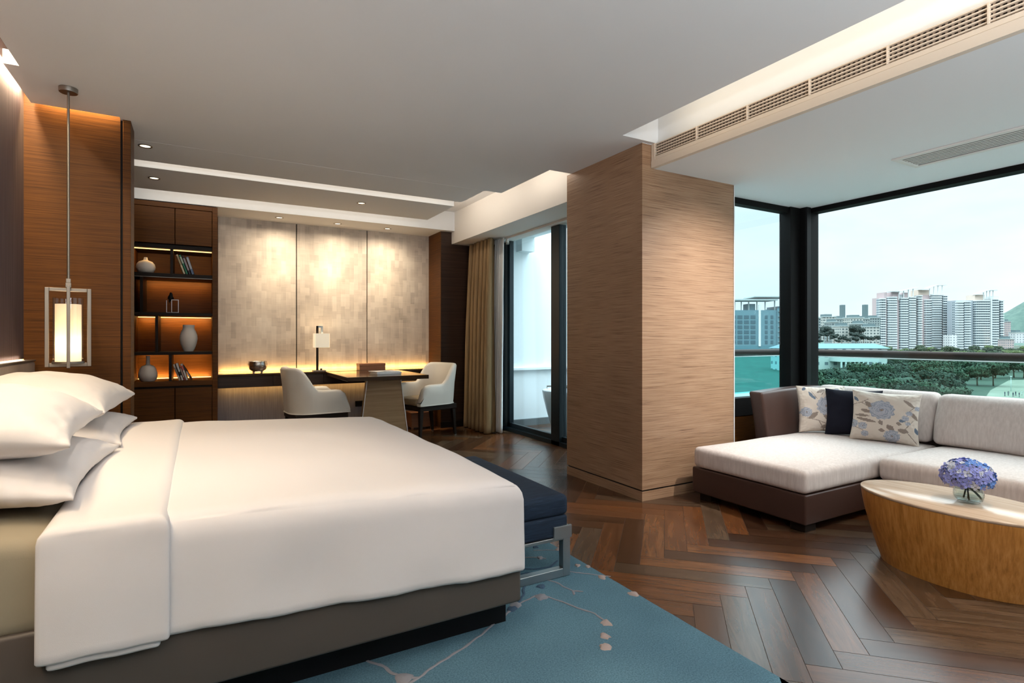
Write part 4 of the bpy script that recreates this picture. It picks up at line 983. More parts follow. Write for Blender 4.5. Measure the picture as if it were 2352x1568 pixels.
def pot(name, prof, loc, m, label):
    bm = bmesh.new(); add_lathe(bm, prof, (loc[0], loc[1], loc[2]), 44)
    return solo(name, bm, m, label, 'vase', loc, None, True, 50)
pot('bud_vase', [(0, 0.001), (0.052, 0.001), (0.070, 0.012), (0.084, 0.038), (0.0875, 0.062), (0.080, 0.092), (0.060, 0.116), (0.030, 0.128), (0.020, 0.134), (0.017, 0.150), (0.014, 0.162), (0.010, 0.160), (0.008, 0.14), (0, 0.135)], (-0.478, 6.86, 1.869), M_ceramic, 'squat cream bud vase with a short neck on the top open shelf')
pot('urn_vase', [(0, 0.001), (0.043, 0.001), (0.060, 0.035), (0.076, 0.085), (0.084, 0.135), (0.081, 0.175), (0.068, 0.215), (0.056, 0.242), (0.054, 0.262), (0.056, 0.284), (0.052, 0.284), (0.049, 0.26), (0.05, 0.24), (0, 0.2)], (-0.093, 6.86, 1.051), M_ceramic, 'tall cream urn vase on the third open shelf of the bookcase')
pot('bottle_vase', [(0, 0.001), (0.058, 0.001), (0.074, 0.014), (0.085, 0.050), (0.083, 0.088), (0.070, 0.135), (0.052, 0.160), (0.026, 0.168), (0.019, 0.178), (0.0165, 0.215), (0.018, 0.262), (0.013, 0.262), (0.012, 0.2), (0, 0.17)], (-0.458, 6.86, 0.747), M_ceramic_grey, 'stone grey bottle vase with a slim neck on the counter of the bookcase')
def sculpture():
    t = thing('sculpture', 'small black figure leaning on white rectangular frames on the second shelf', 'sculpture', (-0.235, 6.86, 1.461))
    og = Vector(t.location)
    def fr(x0, x1, y, h, w):
        bm = bmesh.new()
        for lo, hi in (((x0, y - w, 0), (x0 + w, y + w, h)), ((x1 - w, y - w, 0), (x1, y + w, h)), ((x0 + w, y - w + 0.0005, 0), (x1 - w, y + w - 0.0005, w)), ((x0 + w, y - w + 0.0005, h - w), (x1 - w, y + w - 0.0005, h))): add_box(bm, lo, hi)
        obj('frame', bm, M_paper, t)
    fr(-0.016, 0.052, -0.02, 0.140, 0.007)
    bm = bmesh.new(); add_box(bm, (-0.062, 0.0, 0), (-0.055, 0.010, 0.132)); add_box(bm, (-0.062, 0, 0), (-0.02, 0.01, 0.006)); obj('post', bm, M_paper, t)
    bm = bmesh.new(); add_tube(bm, [(-0.022, -0.01, 0.215), (-0.020, -0.01, 0.205), (-0.018, -0.01, 0.19), (-0.025, -0.01, 0.165), (-0.020, -0.01, 0.14), (-0.014, -0.005, 0.120)], [0.006, 0.013, 0.016, 0.024, 0.020, 0.006], 10)
    add_tube(bm, [(-0.035, -0.01, 0.17), (-0.045, -0.015, 0.150), (-0.030, -0.02, 0.140)], [0.007, 0.007, 0.005], 8); add_tube(bm, [(-0.008, -0.01, 0.17), (0.004, -0.018, 0.150), (-0.004, -0.022, 0.142)], [0.007, 0.007, 0.005], 8)
    add_tube(bm, [(-0.028, -0.01, 0.14), (-0.034, -0.02, 0.12), (-0.030, -0.018, 0.105)], [0.009, 0.008, 0.004], 8)
    obj('figure', bm, M_black, t, True)
sculpture()
def book(x, z, y, w, h, d, ang, col, label, group, band=None):
    """leaning book: spine faces the room, ang leans the top towards the left"""
    t = thing('book', label, 'book', (x, y, z), 0, group); t.rotation_euler = (0, -ang, 0)
    m = plain('book_cloth', col, 0.55); 
    bm = bmesh.new()
    add_box(bm, (0, 0, 0), (0.003, d, h)); add_box(bm, (w - 0.003, 0, 0), (w, d, h)); add_box(bm, (0, 0, 0), (w, 0.004, h)); obj('cover', bm, m, t)
    obj('pages', box_bm((0.003, 0.004, 0.003), (w - 0.003, d - 0.004, h - 0.003)), M_paper, t)
    if band:
        b0, b1, bc = band; obj('spine_title', box_bm((w * 0.12, -0.0006, h * b0), (w * 0.88, 0.0004, h * b1)), plain('spine_print', bc, 0.5), t)
a = math.radians(19)
g = 'books leaning on the top open shelf'
book(-0.140, 1.870, 6.80, 0.022, 0.212, 0.15, a, (0.62, 0.54, 0.36), 'cream book leaning at the left end of the top shelf row', g, (0.45, 0.9, (0.35, 0.27, 0.15)))
book(-0.115, 1.870, 6.80, 0.021, 0.210, 0.15, a, (0.03, 0.22, 0.13), 'green book second in the top shelf row', g, (0.55, 0.9, (0.45, 0.55, 0.45)))
book(-0.090, 1.870, 6.80, 0.022, 0.206, 0.15, a, (0.035, 0.022, 0.03), 'dark plum book third in the top shelf row', g, (0.2, 0.85, (0.35, 0.30, 0.33)))
book(-0.064, 1.870, 6.80, 0.026, 0.190, 0.15, a * 0.9, (0.12, 0.18, 0.30), 'slate blue book at the right end of the top shelf row', g, (0.3, 0.95, (0.42, 0.46, 0.52)))
a = math.radians(17); g = 'books leaning on the bookcase counter'
book(-0.182, 0.748, 6.80, 0.020, 0.176, 0.14, a * 1.08, (0.62, 0.56, 0.52), 'off-white book at the left end of the counter row', g, (0.3, 0.8, (0.22, 0.18, 0.16)))
book(-0.158, 0.748, 6.80, 0.022, 0.186, 0.14, a, (0.66, 0.64, 0.63), 'white book with a black spine block second in the counter row', g, (0.28, 0.5, (0.03, 0.03, 0.03)))
book(-0.133, 0.748, 6.80, 0.013, 0.145, 0.14, a, (0.45, 0.06, 0.05), 'short red book in the middle of the counter row', g, (0.2, 0.9, (0.6, 0.4, 0.35)))
book(-0.118, 0.748, 6.80, 0.022, 0.178, 0.14, a, (0.66, 0.60, 0.56), 'ivory book next to the short red one in the counter row', g, (0.6, 0.9, (0.55, 0.12, 0.1)))
book(-0.072, 0.748, 6.80, 0.017, 0.170, 0.14, math.radians(28), (0.022, 0.016, 0.016), 'thin black book tilted furthest at the right end of the counter row', g, (0.25, 0.6, (0.4, 0.38, 0.36)))

# ================================================================== DESK, TABLE
def desk():
    t = thing('wall_desk', 'long dark walnut desk ledge fixed under the lit wall panels', 'desk', (1.5, 7.1, 0.62))
    og = t.location
    obj('desktop', box_bm((0.182, 6.955, 0.762), (2.79, 7.288, 0.788), 0.003), M_desk, t, False, og)
    for k, (a, b) in enumerate(((0.185, 0.75), (0.754, 1.32), (1.324, 2.05), (2.054, 2.785))):
        d = obj('drawer', box_bm((a, 6.975, 0.632), (b, 6.995, 0.760), 0.002), M_wood_dark, t, False, og)
    obj('apron', box_bm((0.185, 6.996, 0.632), (2.785, 7.26, 0.760)), M_wood_dark, t, False, og)
    obj('light_strip', box_bm((0.2, 7.268, 0.7885), (2.78, 7.276, 0.793)), M_led, t, False, og)
desk()
strip('desk_strip', (0.22, 7.262, 0.80), (2.77, 7.262, 0.80), (0, 0.35, 1), 0.012, 4.2, AMBER)
strip('under_desk_strip', (0.22, 7.235, 0.620), (2.77, 7.235, 0.620), (0, 0.5, -1), 0.012, 2.2, AMBER)
def table():
    t = thing('writing_table', 'dark glossy writing table projecting from the desk on a flared oak panel leg', 'table', (1.79, 6.4, 0))
    og = t.location
    obj('tabletop', box_bm((1.345, 5.83, 0.742), (2.237, 6.953, 0.785), 0.003), M_desk, t, False, og)
    bm = bmesh.new()
    f = [(1.50, 0.0), (2.065, 0.0), (1.968, 0.742), (1.592, 0.742)]
    A = [bm.verts.new((x, 6.00, z)) for x, z in f]; B = [bm.verts.new((x, 6.075, z)) for x, z in f]
    bm.faces.new(A); bm.faces.new(B[::-1])
    for i in range(4): bm.faces.new((A[(i + 1) % 4], A[i], B[i], B[(i + 1) % 4]))
    bmesh.ops.recalc_face_normals(bm, faces=bm.faces)
    ped = obj('pedestal', bm, M_lightwood, t, False, og)
    for (x0, z0), (x1, z1) in ((f[0], f[3]), (f[1], f[2])):
        bm = bmesh.new(); add_bar(bm, (x0, 5.998, z0 + 0.002), (x1, 5.998, z1), 0.008, 0.008, (0, 1, 0)); obj('edge_trim', bm, M_paper, ped, False, og)
table()
def desk_lamp():
    t = thing('table_lamp', 'slim black table lamp with a glowing square linen shade on the desk', 'table lamp', (1.285, 7.07, 0.7885))
    z = 0
    obj('base', box_bm((-0.075, -0.05, 0), (0.075, 0.05, 0.012), 0.002), M_nickel, t)
    obj('stem', box_bm((-0.033, -0.011, 0.012), (-0.008, 0.011, 0.555), 0.002), M_espresso, t)
    bm = bmesh.new(); add_box(bm, (-0.033, -0.011, 0.532), (0.045, 0.011, 0.555), 0.002); add_box(bm, (0.022, -0.011, 0.44), (0.045, 0.011, 0.535), 0.002); obj('bracket', bm, M_steel, t)
    bm = bmesh.new(); x0, x1, y0, y1, z0, z1 = -0.060, 0.112, -0.07, 0.07, 0.290, 0.462
    for lo, hi in (((x0, y0, z0), (x1, y0 + 0.003, z1)), ((x0, y1 - 0.003, z0), (x1, y1, z1)), ((x0, y0, z0), (x0 + 0.003, y1, z1)), ((x1 - 0.003, y0, z0), (x1, y1, z1))): add_box(bm, lo, hi)
    s = obj('lamp_shade', bm, M_shade, t)
    bm = bmesh.new(); add_lathe(bm, [(0, -0.03), (0.018, -0.022), (0.028, 0.0), (0.02, 0.025), (0.012, 0.045), (0, 0.045)], (0.033, 0, 0.385), 20); obj('bulb', bm, M_lamp_on, t, True)
    obj('switch', box_bm((0.012, -0.02, 0.012), (0.034, 0.0, 0.034), 0.002), M_black, t)
    l = bpy.data.lights.new('table_lamp_glow', 'POINT'); l.energy = 3.0; l.color = (1, 0.78, 0.5); l.shadow_soft_size = 0.03
    o = bpy.data.objects.new('table_lamp_glow', l); COL.objects.link(o); o.location = (1.318, 7.07, 1.235)
desk_lamp()
def box_tidy():
    t = thing('wooden_box', 'long cherry wood stationery box at the back of the desk', 'box', (1.93, 7.09, 0.7885))
    obj('body', box_bm((-0.165, -0.08, 0), (0.165, 0.08, 0.052), 0.002), M_box, t); obj('lid', box_bm((-0.167, -0.082, 0.053), (0.167, 0.082, 0.082), 0.003), M_box, t)
box_tidy()
g = 'magazines on the writing table'
for k, (dx, dy, rz, c, lb) in enumerate(((0, 0, 8, (0.62, 0.63, 0.66), 'pale magazine at the bottom of the pile on the writing table'), (0.012, 0.008, 2, (0.75, 0.75, 0.76), 'white magazine in the middle of the pile on the writing table'), (-0.005, 0.02, 12, (0.70, 0.70, 0.72), 'white magazine with a grey cover photo on top of the pile'), )):
    t = thing('magazine', lb, 'magazine', (1.86 + dx, 6.22 + dy, 0.7865 + 0.0105 * k), math.radians(rz), g)
    obj('pages', box_bm((-0.145, -0.105, 0), (0.145, 0.105, 0.008)), M_paper, t); obj('cover', box_bm((-0.147, -0.107, 0.008), (0.147, 0.107, 0.010)), plain('magazine_cover', c, 0.3), t)
    if k == 2:
        obj('cover_photo', box_bm((-0.05, -0.09, 0.0100), (0.04, -0.02, 0.0104)), plain('cover_print', (0.10, 0.11, 0.13), 0.4), t)
t = thing('silver_bowl', 'hammered silver bowl on little feet standing on the wall desk', 'bowl', (0.60, 7.08, 0.7885))
bm = bmesh.new(); add_lathe(bm, [(0, 0.018), (0.055, 0.018), (0.088, 0.040), (0.103, 0.075), (0.105, 0.105), (0.098, 0.125), (0.101, 0.134), (0.096, 0.136), (0.093, 0.124), (0.098, 0.1), (0.094, 0.07), (0.07, 0.035), (0, 0.028)], n=48); obj('bowl_body', bm, M_silver, t, True)
for k in range(4):
    a = PI / 4 + k * PI / 2; bm = bmesh.new(); add_lathe(bm, [(0, 0), (0.009, 0.002), (0.012, 0.012), (0.009, 0.024), (0, 0.026)], (0.06 * math.cos(a), 0.06 * math.sin(a), 0), 12); obj('foot', bm, M_silver, t, True)
t = thing('wooden_crate', 'small wooden crate on the floor behind the right desk chair', 'crate', (2.55, 6.98, 0))
obj('body', box_bm((-0.15, -0.10, 0.03), (0.15, 0.10, 0.20), 0.004), M_box, t); obj('lid', box_bm((-0.155, -0.105, 0.20), (0.155, 0.105, 0.225), 0.004), M_box, t)
for x in (-0.13, 0.13):
    for y in (-0.08, 0.08): obj('foot', box_bm((x - 0.012, y - 0.012, 0), (x + 0.012, y + 0.012, 0.03)), M_box, t)

# ================================================================== DESK CHAIRS
def chair():
    """tub chair facing +X: wrap-round shell, seat pad, dark apron and four tapered legs"""
    t = thing('tub_chair', '', 'chair', (0, 0, 0), 0, 'ivory tub chairs at the writing table')
    hw, xf, xb, R_ = 0.285, 0.30, -0.29, 0.20; zb = 0.395
    path = []
    for i in range(9): path.append((xf - (xf - (xb + R_)) * i / 8, -hw, 0, -1))
    for i in range(1, 9):
        a = PI / 2 * i / 8; path.append((xb + R_ - R_ * math.sin(a), -hw + R_ - R_ * math.cos(a), -math.sin(a), -math.cos(a)))
    for i in range(1, 7): path.append((xb, -hw + R_ + (2 * hw - 2 * R_) * i / 6, -1, 0))
    for i in range(1, 9):
        a = PI / 2 * i / 8; path.append((xb + R_ - R_ * math.cos(a), hw - R_ + R_ * math.sin(a), -math.cos(a), math.sin(a)))
    for i in range(1, 9): path.append((xb + R_ + (xf - xb - R_) * i / 8, hw, 0, 1))
    def top(x):
        arm = 0.645
        if x < -0.02:
            k = min(1, (-0.02 - x) / 0.22); k = k * k * (3 - 2 * k); z = arm + (0.885 - arm) * k
        else: z = arm
        if x > xf - 0.13:
            k = (x - (xf - 0.13)) / 0.13; z = 0.43 + (arm - 0.43) * math.sqrt(max(0, 1 - k * k * 0.98))
        return z
    bm = bmesh.new(); rows = []; seam = []
    for x, y, nx, ny in path:
        zt = top(x); th = 0.062; k = max(0, (zt - 0.60) / 0.28); out = 0.045 * k
        ring = []
        prof = [(0.0, zb, 0), (0.006, zb + 0.05, 0.1), (0.008, zb + (zt - zb) * 0.5, 0.5), (0.004, zt - 0.03, 0.95), (-0.010, zt - 0.008, 1), (-th / 2, zt, 1), (-th + 0.010, zt - 0.008, 1), (-th - 0.004, zt - 0.03, 0.95), (-th - 0.012, zb + (zt - zb) * 0.5, 0.5), (-th, zb, 0)]
        for d, z, kk in prof:
            d2 = d + out * kk * kk
            ring.append(bm.verts.new((x + nx * d2, y + ny * d2, z)))
        rows.append(ring); seam.append((x + nx * 0.006, y + ny * 0.006, zb + 0.006))
    for a, b in zip(rows, rows[1:]):
        for i in range(len(a)): bm.faces.new((a[i], a[(i + 1) % len(a)], b[(i + 1) % len(a)], b[i]))
    bm.faces.new(rows[0][::-1]); bm.faces.new(rows[-1])
    bmesh.ops.recalc_face_normals(bm, faces=bm.faces)
    sh = obj('shell', bm, M_chair, t, True, None, 65)
    bm = bmesh.new(); add_tube(bm, seam, 0.006, 8); obj('piping', bm, M_chair, sh, True)
    for s in (5, -6):
        pts = [rows[s][i].co.copy() if False else None for i in ()]
    def dome(p):
        return (p.x, p.y, p.z + 0.018 * max(0, 1 - (p.x / 0.26) ** 2) * max(0, 1 - (p.y / 0.22) ** 2) * (1 if p.z > 0.44 else 0))
    obj('seat_cushion', rbox_bm((-0.235, -0.222, zb + 0.002), (0.315, 0.222, 0.475), 0.03, (8, 8, 3), dome), M_chairseat, t, True)
    obj('apron', box_bm((-0.262, -0.262, 0.335), (0.285, 0.262, zb), 0.006), M_espresso, t)
    for sx, sy in ((0.255, 0.232), (0.255, -0.232), (-0.23, 0.225), (-0.23, -0.225)):
        bm = bmesh.new(); k = -0.035 if sx < 0 else 0.012
        add_bar(bm, (sx, sy, 0.337), (sx + k, sy * 1.02, 0.012), 0.046, 0.046, (1, 0, 0), 0.026, 0.026); lg = obj('leg', bm, M_espresso, t)
        bm = bmesh.new(); add_bar(bm, (sx + k, sy * 1.02, 0.012), (sx + k, sy * 1.02, 0.0), 0.026, 0.026, (1, 0, 0)); obj('glide', bm, M_nickel, lg)
    return t
c1 = chair(); c1['label'] = 'ivory leather tub chair left of the writing table, back towards the bookcase'
c2 = copy_tree(c1); c2['label'] = 'ivory leather tub chair right of the writing table, in front of the curtain'
c1.location = (1.105, 6.33, 0); c1.rotation_euler.z = math.radians(5)
c2.location = (2.44, 6.44, 0); c2.rotation_euler.z = math.radians(196)

# ================================================================== CURTAINS
def curtain(name, x0, yA, yB, folds, amp, z0, z1, m, label, cat, thick, seed, topx=None, pinch=0.55):
    bm = bmesh.new(); nu, nv = folds * 14, 30; F, Bk = {}, {}
    for i in range(nu + 1):
        for j in range(nv + 1):
            u = i / nu; v = j / nv; z = z0 + (z1 - z0) * v
            k = (1 - v) ** 0.7
            a = amp * (pinch + (1 - pinch) * k) * (1 + 0.35 * noise.noise(Vector((u * 5, seed, 0))))
            w = 2 * PI * folds * u + 0.7 * noise.noise(Vector((u * 6, seed, v * 0.8)))
            y = yA + (yB - yA) * u + 0.10 * (1 - v) * (u - 0.5) * (yB - yA) + 0.25 * a * math.sin(2 * w)
            x = x0 + a * math.sin(w) - 0.07 * k * 0.6 + 0.012 * noise.noise(Vector((u * 4, v * 2.5, seed)))
            F[i, j] = bm.verts.new((x, y, z)); Bk[i, j] = bm.verts.new((x + thick, y, z))
    for i in range(nu):
        for j in range(nv):
            bm.faces.new((F[i, j], F[i, j + 1], F[i + 1, j + 1], F[i + 1, j])); bm.faces.new((Bk[i + 1, j], Bk[i + 1, j + 1], Bk[i, j + 1], Bk[i, j]))
    for j in range(nv):
        bm.faces.new((F[0, j], Bk[0, j], Bk[0, j + 1], F[0, j + 1])); bm.faces.new((F[nu, j + 1], Bk[nu, j + 1], Bk[nu, j], F[nu, j]))
    for i in range(nu):
        bm.faces.new((F[i, 0], F[i + 1, 0], Bk[i + 1, 0], Bk[i, 0])); bm.faces.new((Bk[i, nv], Bk[i + 1, nv], F[i + 1, nv], F[i, nv]))
    bmesh.ops.recalc_face_normals(bm, faces=bm.faces)
    return solo(name, bm, m, label, cat, (x0, (yA + yB) / 2, z0), None, True)
curtain('curtain', 3.205, 6.80, 6.14, 6, 0.085, 0.012, 2.445, M_curtain, 'bronze brown curtain gathered in folds beside the glass door', 'curtain', 0.004, 3.0)
curtain('sheer_curtain', 3.32, 6.30, 6.05, 5, 0.022, 0.015, 2.445, M_sheer, 'narrow strip of white sheer curtain behind the bronze curtain', 'curtain', 0.002, 8.0)
t = thing('curtain_track', 'white curtain track bracket under the bulkhead at the glass door', 'curtain track', (3.36, 5.9, 2.44))
obj('track', box_bm((-0.02, -1.8, -0.012), (0.02, 0.85, 0.0095)), M_white, t)
obj('bracket', box_bm((-0.03, 0.10, -0.075), (0.0, 0.13, -0.012), 0.003), M_white, t); obj('end_stop', box_bm((-0.045, 0.095, -0.085), (-0.005, 0.12, -0.06), 0.004), M_nickel, t)

# ================================================================== BATHTUB
def tub():
    t = thing('bathtub', 'white freestanding bathtub on the balcony behind the glass door', 'bathtub', (4.20, 5.67, -0.02)); t.scale = (1, 1, 0.9)
    bm = bmesh.new(); add_lathe(bm, [(0, 0), (0.56, 0), (0.62, 0.02), (0.72, 0.15), (0.82, 0.34), (0.90, 0.53), (0.925, 0.62), (0.915, 0.632), (0.885, 0.632), (0.87, 0.60), (0.78, 0.35), (0.62, 0.18), (0, 0.16)], n=56, sx=0.55, sy=0.42); obj('shell', bm, M_tub, t, True, None, 55)
    bm = bmesh.new(); add_tube(bm, [(-0.30, 0.30, 0.62), (-0.30, 0.30, 0.66), (-0.22, 0.24, 0.665)], 0.010, 8); obj('spout', bm, M_nickel, t, True)
    obj('tub_tray', box_bm((-0.10, -0.38, 0.634), (0.06, 0.38, 0.650), 0.003), M_wood_dark, t)
tub()

# ================================================================== OUTSIDE
FW = Vector((math.sin(YAW), math.cos(YAW), 0)); RT = Vector((math.cos(YAW), -math.sin(YAW), 0)); GZ = -19.0
def town(lat, dist, z=GZ):                              # a spot in town: metres to the side and away from the hotel
    p = FW * dist + RT * lat; return Vector((p.x, p.y, z))
def lat(px, d): return (px - 1176) / FPX * d
def zz(py, d): return HCAM - (py - 775.0) / FPX * d
M_grass = plain('park_ground', (0.016, 0.036, 0.022), 0.95, bump=0.5, bscale=0.3)
M_lawn = grained('bright_lawn', [(0.3, (0.010, 0.040, 0.032)), (0.7, (0.024, 0.075, 0.058))], (0.25, 0.25, 0.25), 0.9, 8, bump=0)
M_sand = grained('plaza_sand', [(0.35, (0.13, 0.13, 0.105)), (0.65, (0.19, 0.185, 0.155))], (0.1, 0.1, 0.1), 0.9, 5, bump=0)
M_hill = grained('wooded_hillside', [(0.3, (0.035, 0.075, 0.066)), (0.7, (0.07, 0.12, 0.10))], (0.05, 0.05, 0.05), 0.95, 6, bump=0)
M_para = plain('balcony_parapet_white', (0.50, 0.55, 0.565), 0.6)  # distance haze is mixed into these paler, cyan-tinted far building colours
M_towerglass = plain('tower_glazing', (0.12,0.18,0.22), 0.3)
M_towerpink = plain('tower_pink_render', (0.38, 0.31, 0.315), 0.8)
M_towergrey = plain('tower_grey_render', (0.28, 0.325, 0.36), 0.8)
M_towerpeach = plain('tower_peach_render', (0.50, 0.42, 0.36), 0.8)
M_tealroof = plain('teal_roof_sheet', (0.02, 0.12, 0.15), 0.6)
M_glassblue = plain('hotel_blue_glazing', (0.012, 0.065, 0.09), 0.3)
M_hotelwall = plain('hotel_blue_render', (0.06, 0.16, 0.195), 0.7)
M_concrete = plain('pale_concrete', (0.30, 0.36, 0.36), 0.8)
M_slatehouse = plain('grey_green_roof', (0.08, 0.125, 0.135), 0.7)
def facade(name, wall, glz, pw, ph, fw=0.55, fh=0.5):
    """plastered wall with rows of dark windows"""
    m, nt, b = new_mat(name); L = nt.links.new; N = nt.nodes.new
    tc = N('ShaderNodeTexCoord'); sp = N('ShaderNodeSeparateXYZ'); L(tc.outputs['Object'], sp.inputs[0])
    def mn(op, a, c):
        q = N('ShaderNodeMath'); q.operation = op
        for i, v in enumerate((a, c)):
            if isinstance(v, (int, float)): q.inputs[i].default_value = v
            else: L(v, q.inputs[i])
        return q.outputs[0]
    fx = mn('FRACT', mn('DIVIDE', mn('ADD', sp.outputs['X'], sp.outputs['Y']), pw), 0); fz = mn('FRACT', mn('DIVIDE', sp.outputs['Z'], ph), 0)
    k = mn('MULTIPLY', mn('LESS_THAN', fx, fw), mn('LESS_THAN', fz, fh))
    mx = N('ShaderNodeMix'); mx.data_type = 'RGBA'; L(k, mx.inputs['Factor']); mx.inputs['A'].default_value = (*wall, 1); mx.inputs['B'].default_value = (*glz, 1)
    L(mx.outputs['Result'], b.inputs['Base Color']); b.inputs['Roughness'].default_value = 0.6
    return m
M_fac1 = facade('terrace_block_facade', (0.19, 0.235, 0.235), (0.035, 0.06, 0.07), 3.2, 3.1)
M_fac2 = facade('terrace_block_facade_pale', (0.34, 0.365, 0.345), (0.055, 0.085, 0.09), 3.6, 3.1)
M_fac3 = facade('white_house_facade', (0.48, 0.50, 0.505), (0.14,0.17,0.20), 4.2, 3.6, 0.4, 0.4)
M_fac4 = facade('pink_house_facade', (0.36,0.30,0.29), (0.12,0.14,0.16), 3.0, 3.0)
M_fac5 = facade('tower_window_wall', (0.36, 0.41, 0.43), (0.085, 0.125, 0.155), 2.6, 3.5, 0.72, 0.62)

bm = bmesh.new(); add_prism(bm, [(7, -900), (3000, -900), (3000, 3200), (-300, 3200), (-300, 60), (7, 60)], GZ - 0.5, GZ)
struct('terrain', bm, M_grass)
bm = bmesh.new()
A = [town(35, 150, GZ), town(75, 150, GZ), town(212, 412, -9.2), town(95, 412, -9.2)]
f = bm.faces.new([bm.verts.new(p) for p in A]); bm.normal_update()
if f.normal.z < 0: f.normal_flip()
struct('lawn_slope', bm, M_lawn)
bm = bmesh.new(); add_prism(bm, [town(l, d)[:2] for l, d in ((lat(2258, 176), 176), (lat(2480, 170), 170), (lat(2480, 268), 268), (lat(2318, 262), 262), (lat(2275, 212), 212))], GZ, GZ + 0.06); struct('plaza', bm, M_sand)
def hill(cx, d, rx, ry, h, name='hillside'):
    bm = bmesh.new(); n = 48; rows = []
    for j in range(13):
        r = j / 12; row = []
        for i in range(n):
            a = 2 * PI * i / n; x, y = rx * r * math.cos(a), ry * r * math.sin(a)
            z = h * math.cos(r * PI / 2) ** 1.4 * (1 + 0.22 * noise.noise(Vector((x / 110, y / 110, h)))) + 7 * (1 - r) * noise.noise(Vector((x / 30, y / 30, 1)))
            row.append(bm.verts.new((x, y, z)))
        rows.append(row)
    for a, b in zip(rows[1:], rows[2:]):
        for i in range(n): bm.faces.new((a[i], b[i], b[(i + 1) % n], a[(i + 1) % n]))
    c = bm.verts.new((0, 0, h))
    for i in range(n): bm.faces.new((c, rows[1][i], rows[1][(i + 1) % n]))
    bmesh.ops.remove_doubles(bm, verts=bm.verts, dist=0.01); bmesh.ops.recalc_face_normals(bm, faces=bm.faces)
    p = town(cx, d); o = struct(name, bm, M_hill, None, True); o.location = p; o.rotation_euler.z = -YAW
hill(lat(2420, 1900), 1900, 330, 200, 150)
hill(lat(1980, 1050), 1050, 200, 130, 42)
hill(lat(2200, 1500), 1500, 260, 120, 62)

# ---- the three apartment towers: rounded balconies floor by floor on glazed stacks
def rounded(w, d, r, n=5):
    """outline of one balcony: square at the back, rounded towards the hotel (local -Y)"""
    P = [(w / 2, d)] + [(-w / 2, d)][:0]
    out = [(-w / 2, d), (-w / 2, r)]
    for i in range(1, n + 1):
        a = PI / 2 * i / n; out.append((-w / 2 + r - r * math.cos(a), r - r * math.sin(a)))
    for i in range(0, n + 1):
        a = PI / 2 * i / n; out.append((w / 2 - r + r * math.sin(a), r - r * math.cos(a)))
    out += [(w / 2, d)]
    return out
PITCH = 3.5
def tower(label, stacks, cores, crown, group, DT=800.0):
    xs = [s[0] for s in stacks] + [s[1] for s in stacks]; cpx = (min(xs) + max(xs)) / 2
    t = thing('apartment_tower', label, 'tower', town(lat(cpx, DT), DT), -YAW, group)
    top = lambda py: zz(py, DT) - GZ
    for x0, x1, yt, dep, m in cores:
        bm = bmesh.new(); add_box(bm, (lat(x0, DT) - lat(cpx, DT), dep, 0), (lat(x1, DT) - lat(cpx, DT), dep + 16, top(yt))); obj('core', bm, m, t)
    for x0, x1, yt in stacks:
        w = (x1 - x0) / FPX * DT; c = lat((x0 + x1) / 2, DT) - lat(cpx, DT); H = top(yt); n = int(H / PITCH)
        bm = bmesh.new(); add_box(bm, (c - w / 2 + 0.8, 2.2, 0), (c + w / 2 - 0.8, 12, H - 0.5)); obj('stack', bm, M_fac5, t)
        me = None
        for k in range(n):
            z = H - PITCH * (k + 1) + PITCH - 1.5
            if me is None:
                bm = bmesh.new(); add_prism(bm, rounded(w, 6, min(3.2, w * 0.3)), 0, 1.45); o = obj('balcony', bm, M_para, t); me = o.data
            else:
                o = bpy.data.objects.new('balcony', me); COL.objects.link(o); o.parent = t
            o.location = (c, 0, z)
            if z < 3: break
    for pts in crown:
        P = [(lat(x, DT) - lat(cpx, DT), top(y)) for x, y in pts]
        bm = bmesh.new()
        for (xa, za), (xb, zb) in zip(P, P[1:]):
            A = [bm.verts.new((xa, -1, za)), bm.verts.new((xb, -1, zb)), bm.verts.new((xb, -1, zb + 1.1)), bm.verts.new((xa, -1, za + 1.1))]
            B = [bm.verts.new((v.co.x, 9, v.co.z)) for v in A]
            bm.faces.new(A); bm.faces.new(B[::-1])
            for i in range(4): bm.faces.new((A[(i + 1) % 4], A[i], B[i], B[(i + 1) % 4]))
        obj('roof_canopy', bm, M_para, t)
        x, z = P[-2]
        for q in range(4):
            xx = P[0][0] + (P[-1][0] - P[0][0]) * (0.35 + 0.16 * q)
            i = max(k for k in range(len(P) - 1) if P[k][0] <= xx); zt = P[i][1] + (P[i + 1][1] - P[i][1]) * (xx - P[i][0]) / (P[i + 1][0] - P[i][0])
            obj('canopy_post', box_bm((xx - 0.4, 1.0, zt - 12), (xx + 0.4, 1.8, zt + 0.3)), M_para, t)
    return t
C5 = lambda x: 1900 + x / 5.204
R5 = lambda y: 560 + y / 5.204
g = 'white apartment towers across the park'
tower('pink and white apartment tower with rounded balconies, left of the tallest one', [(C5(645), C5(715), R5(650)), (C5(735), C5(852), R5(630)), (C5(886), C5(985), R5(642)), (C5(988), C5(1078), R5(630)), (C5(1095), C5(1150), R5(612))],
      [(C5(655), C5(1160), R5(640), 6, M_towerpink), (C5(705), C5(740), R5(575), 5, M_towerpink), (C5(810), C5(885), R5(572), 5, M_towerpink), (C5(950), C5(1000), R5(578), 5, M_towerpink), (C5(890), C5(950), R5(600), 8, M_para)],
      [[(C5(740), R5(572)), (C5(885), R5(568)), (C5(980), R5(545)), (C5(1095), R5(524))]], g)
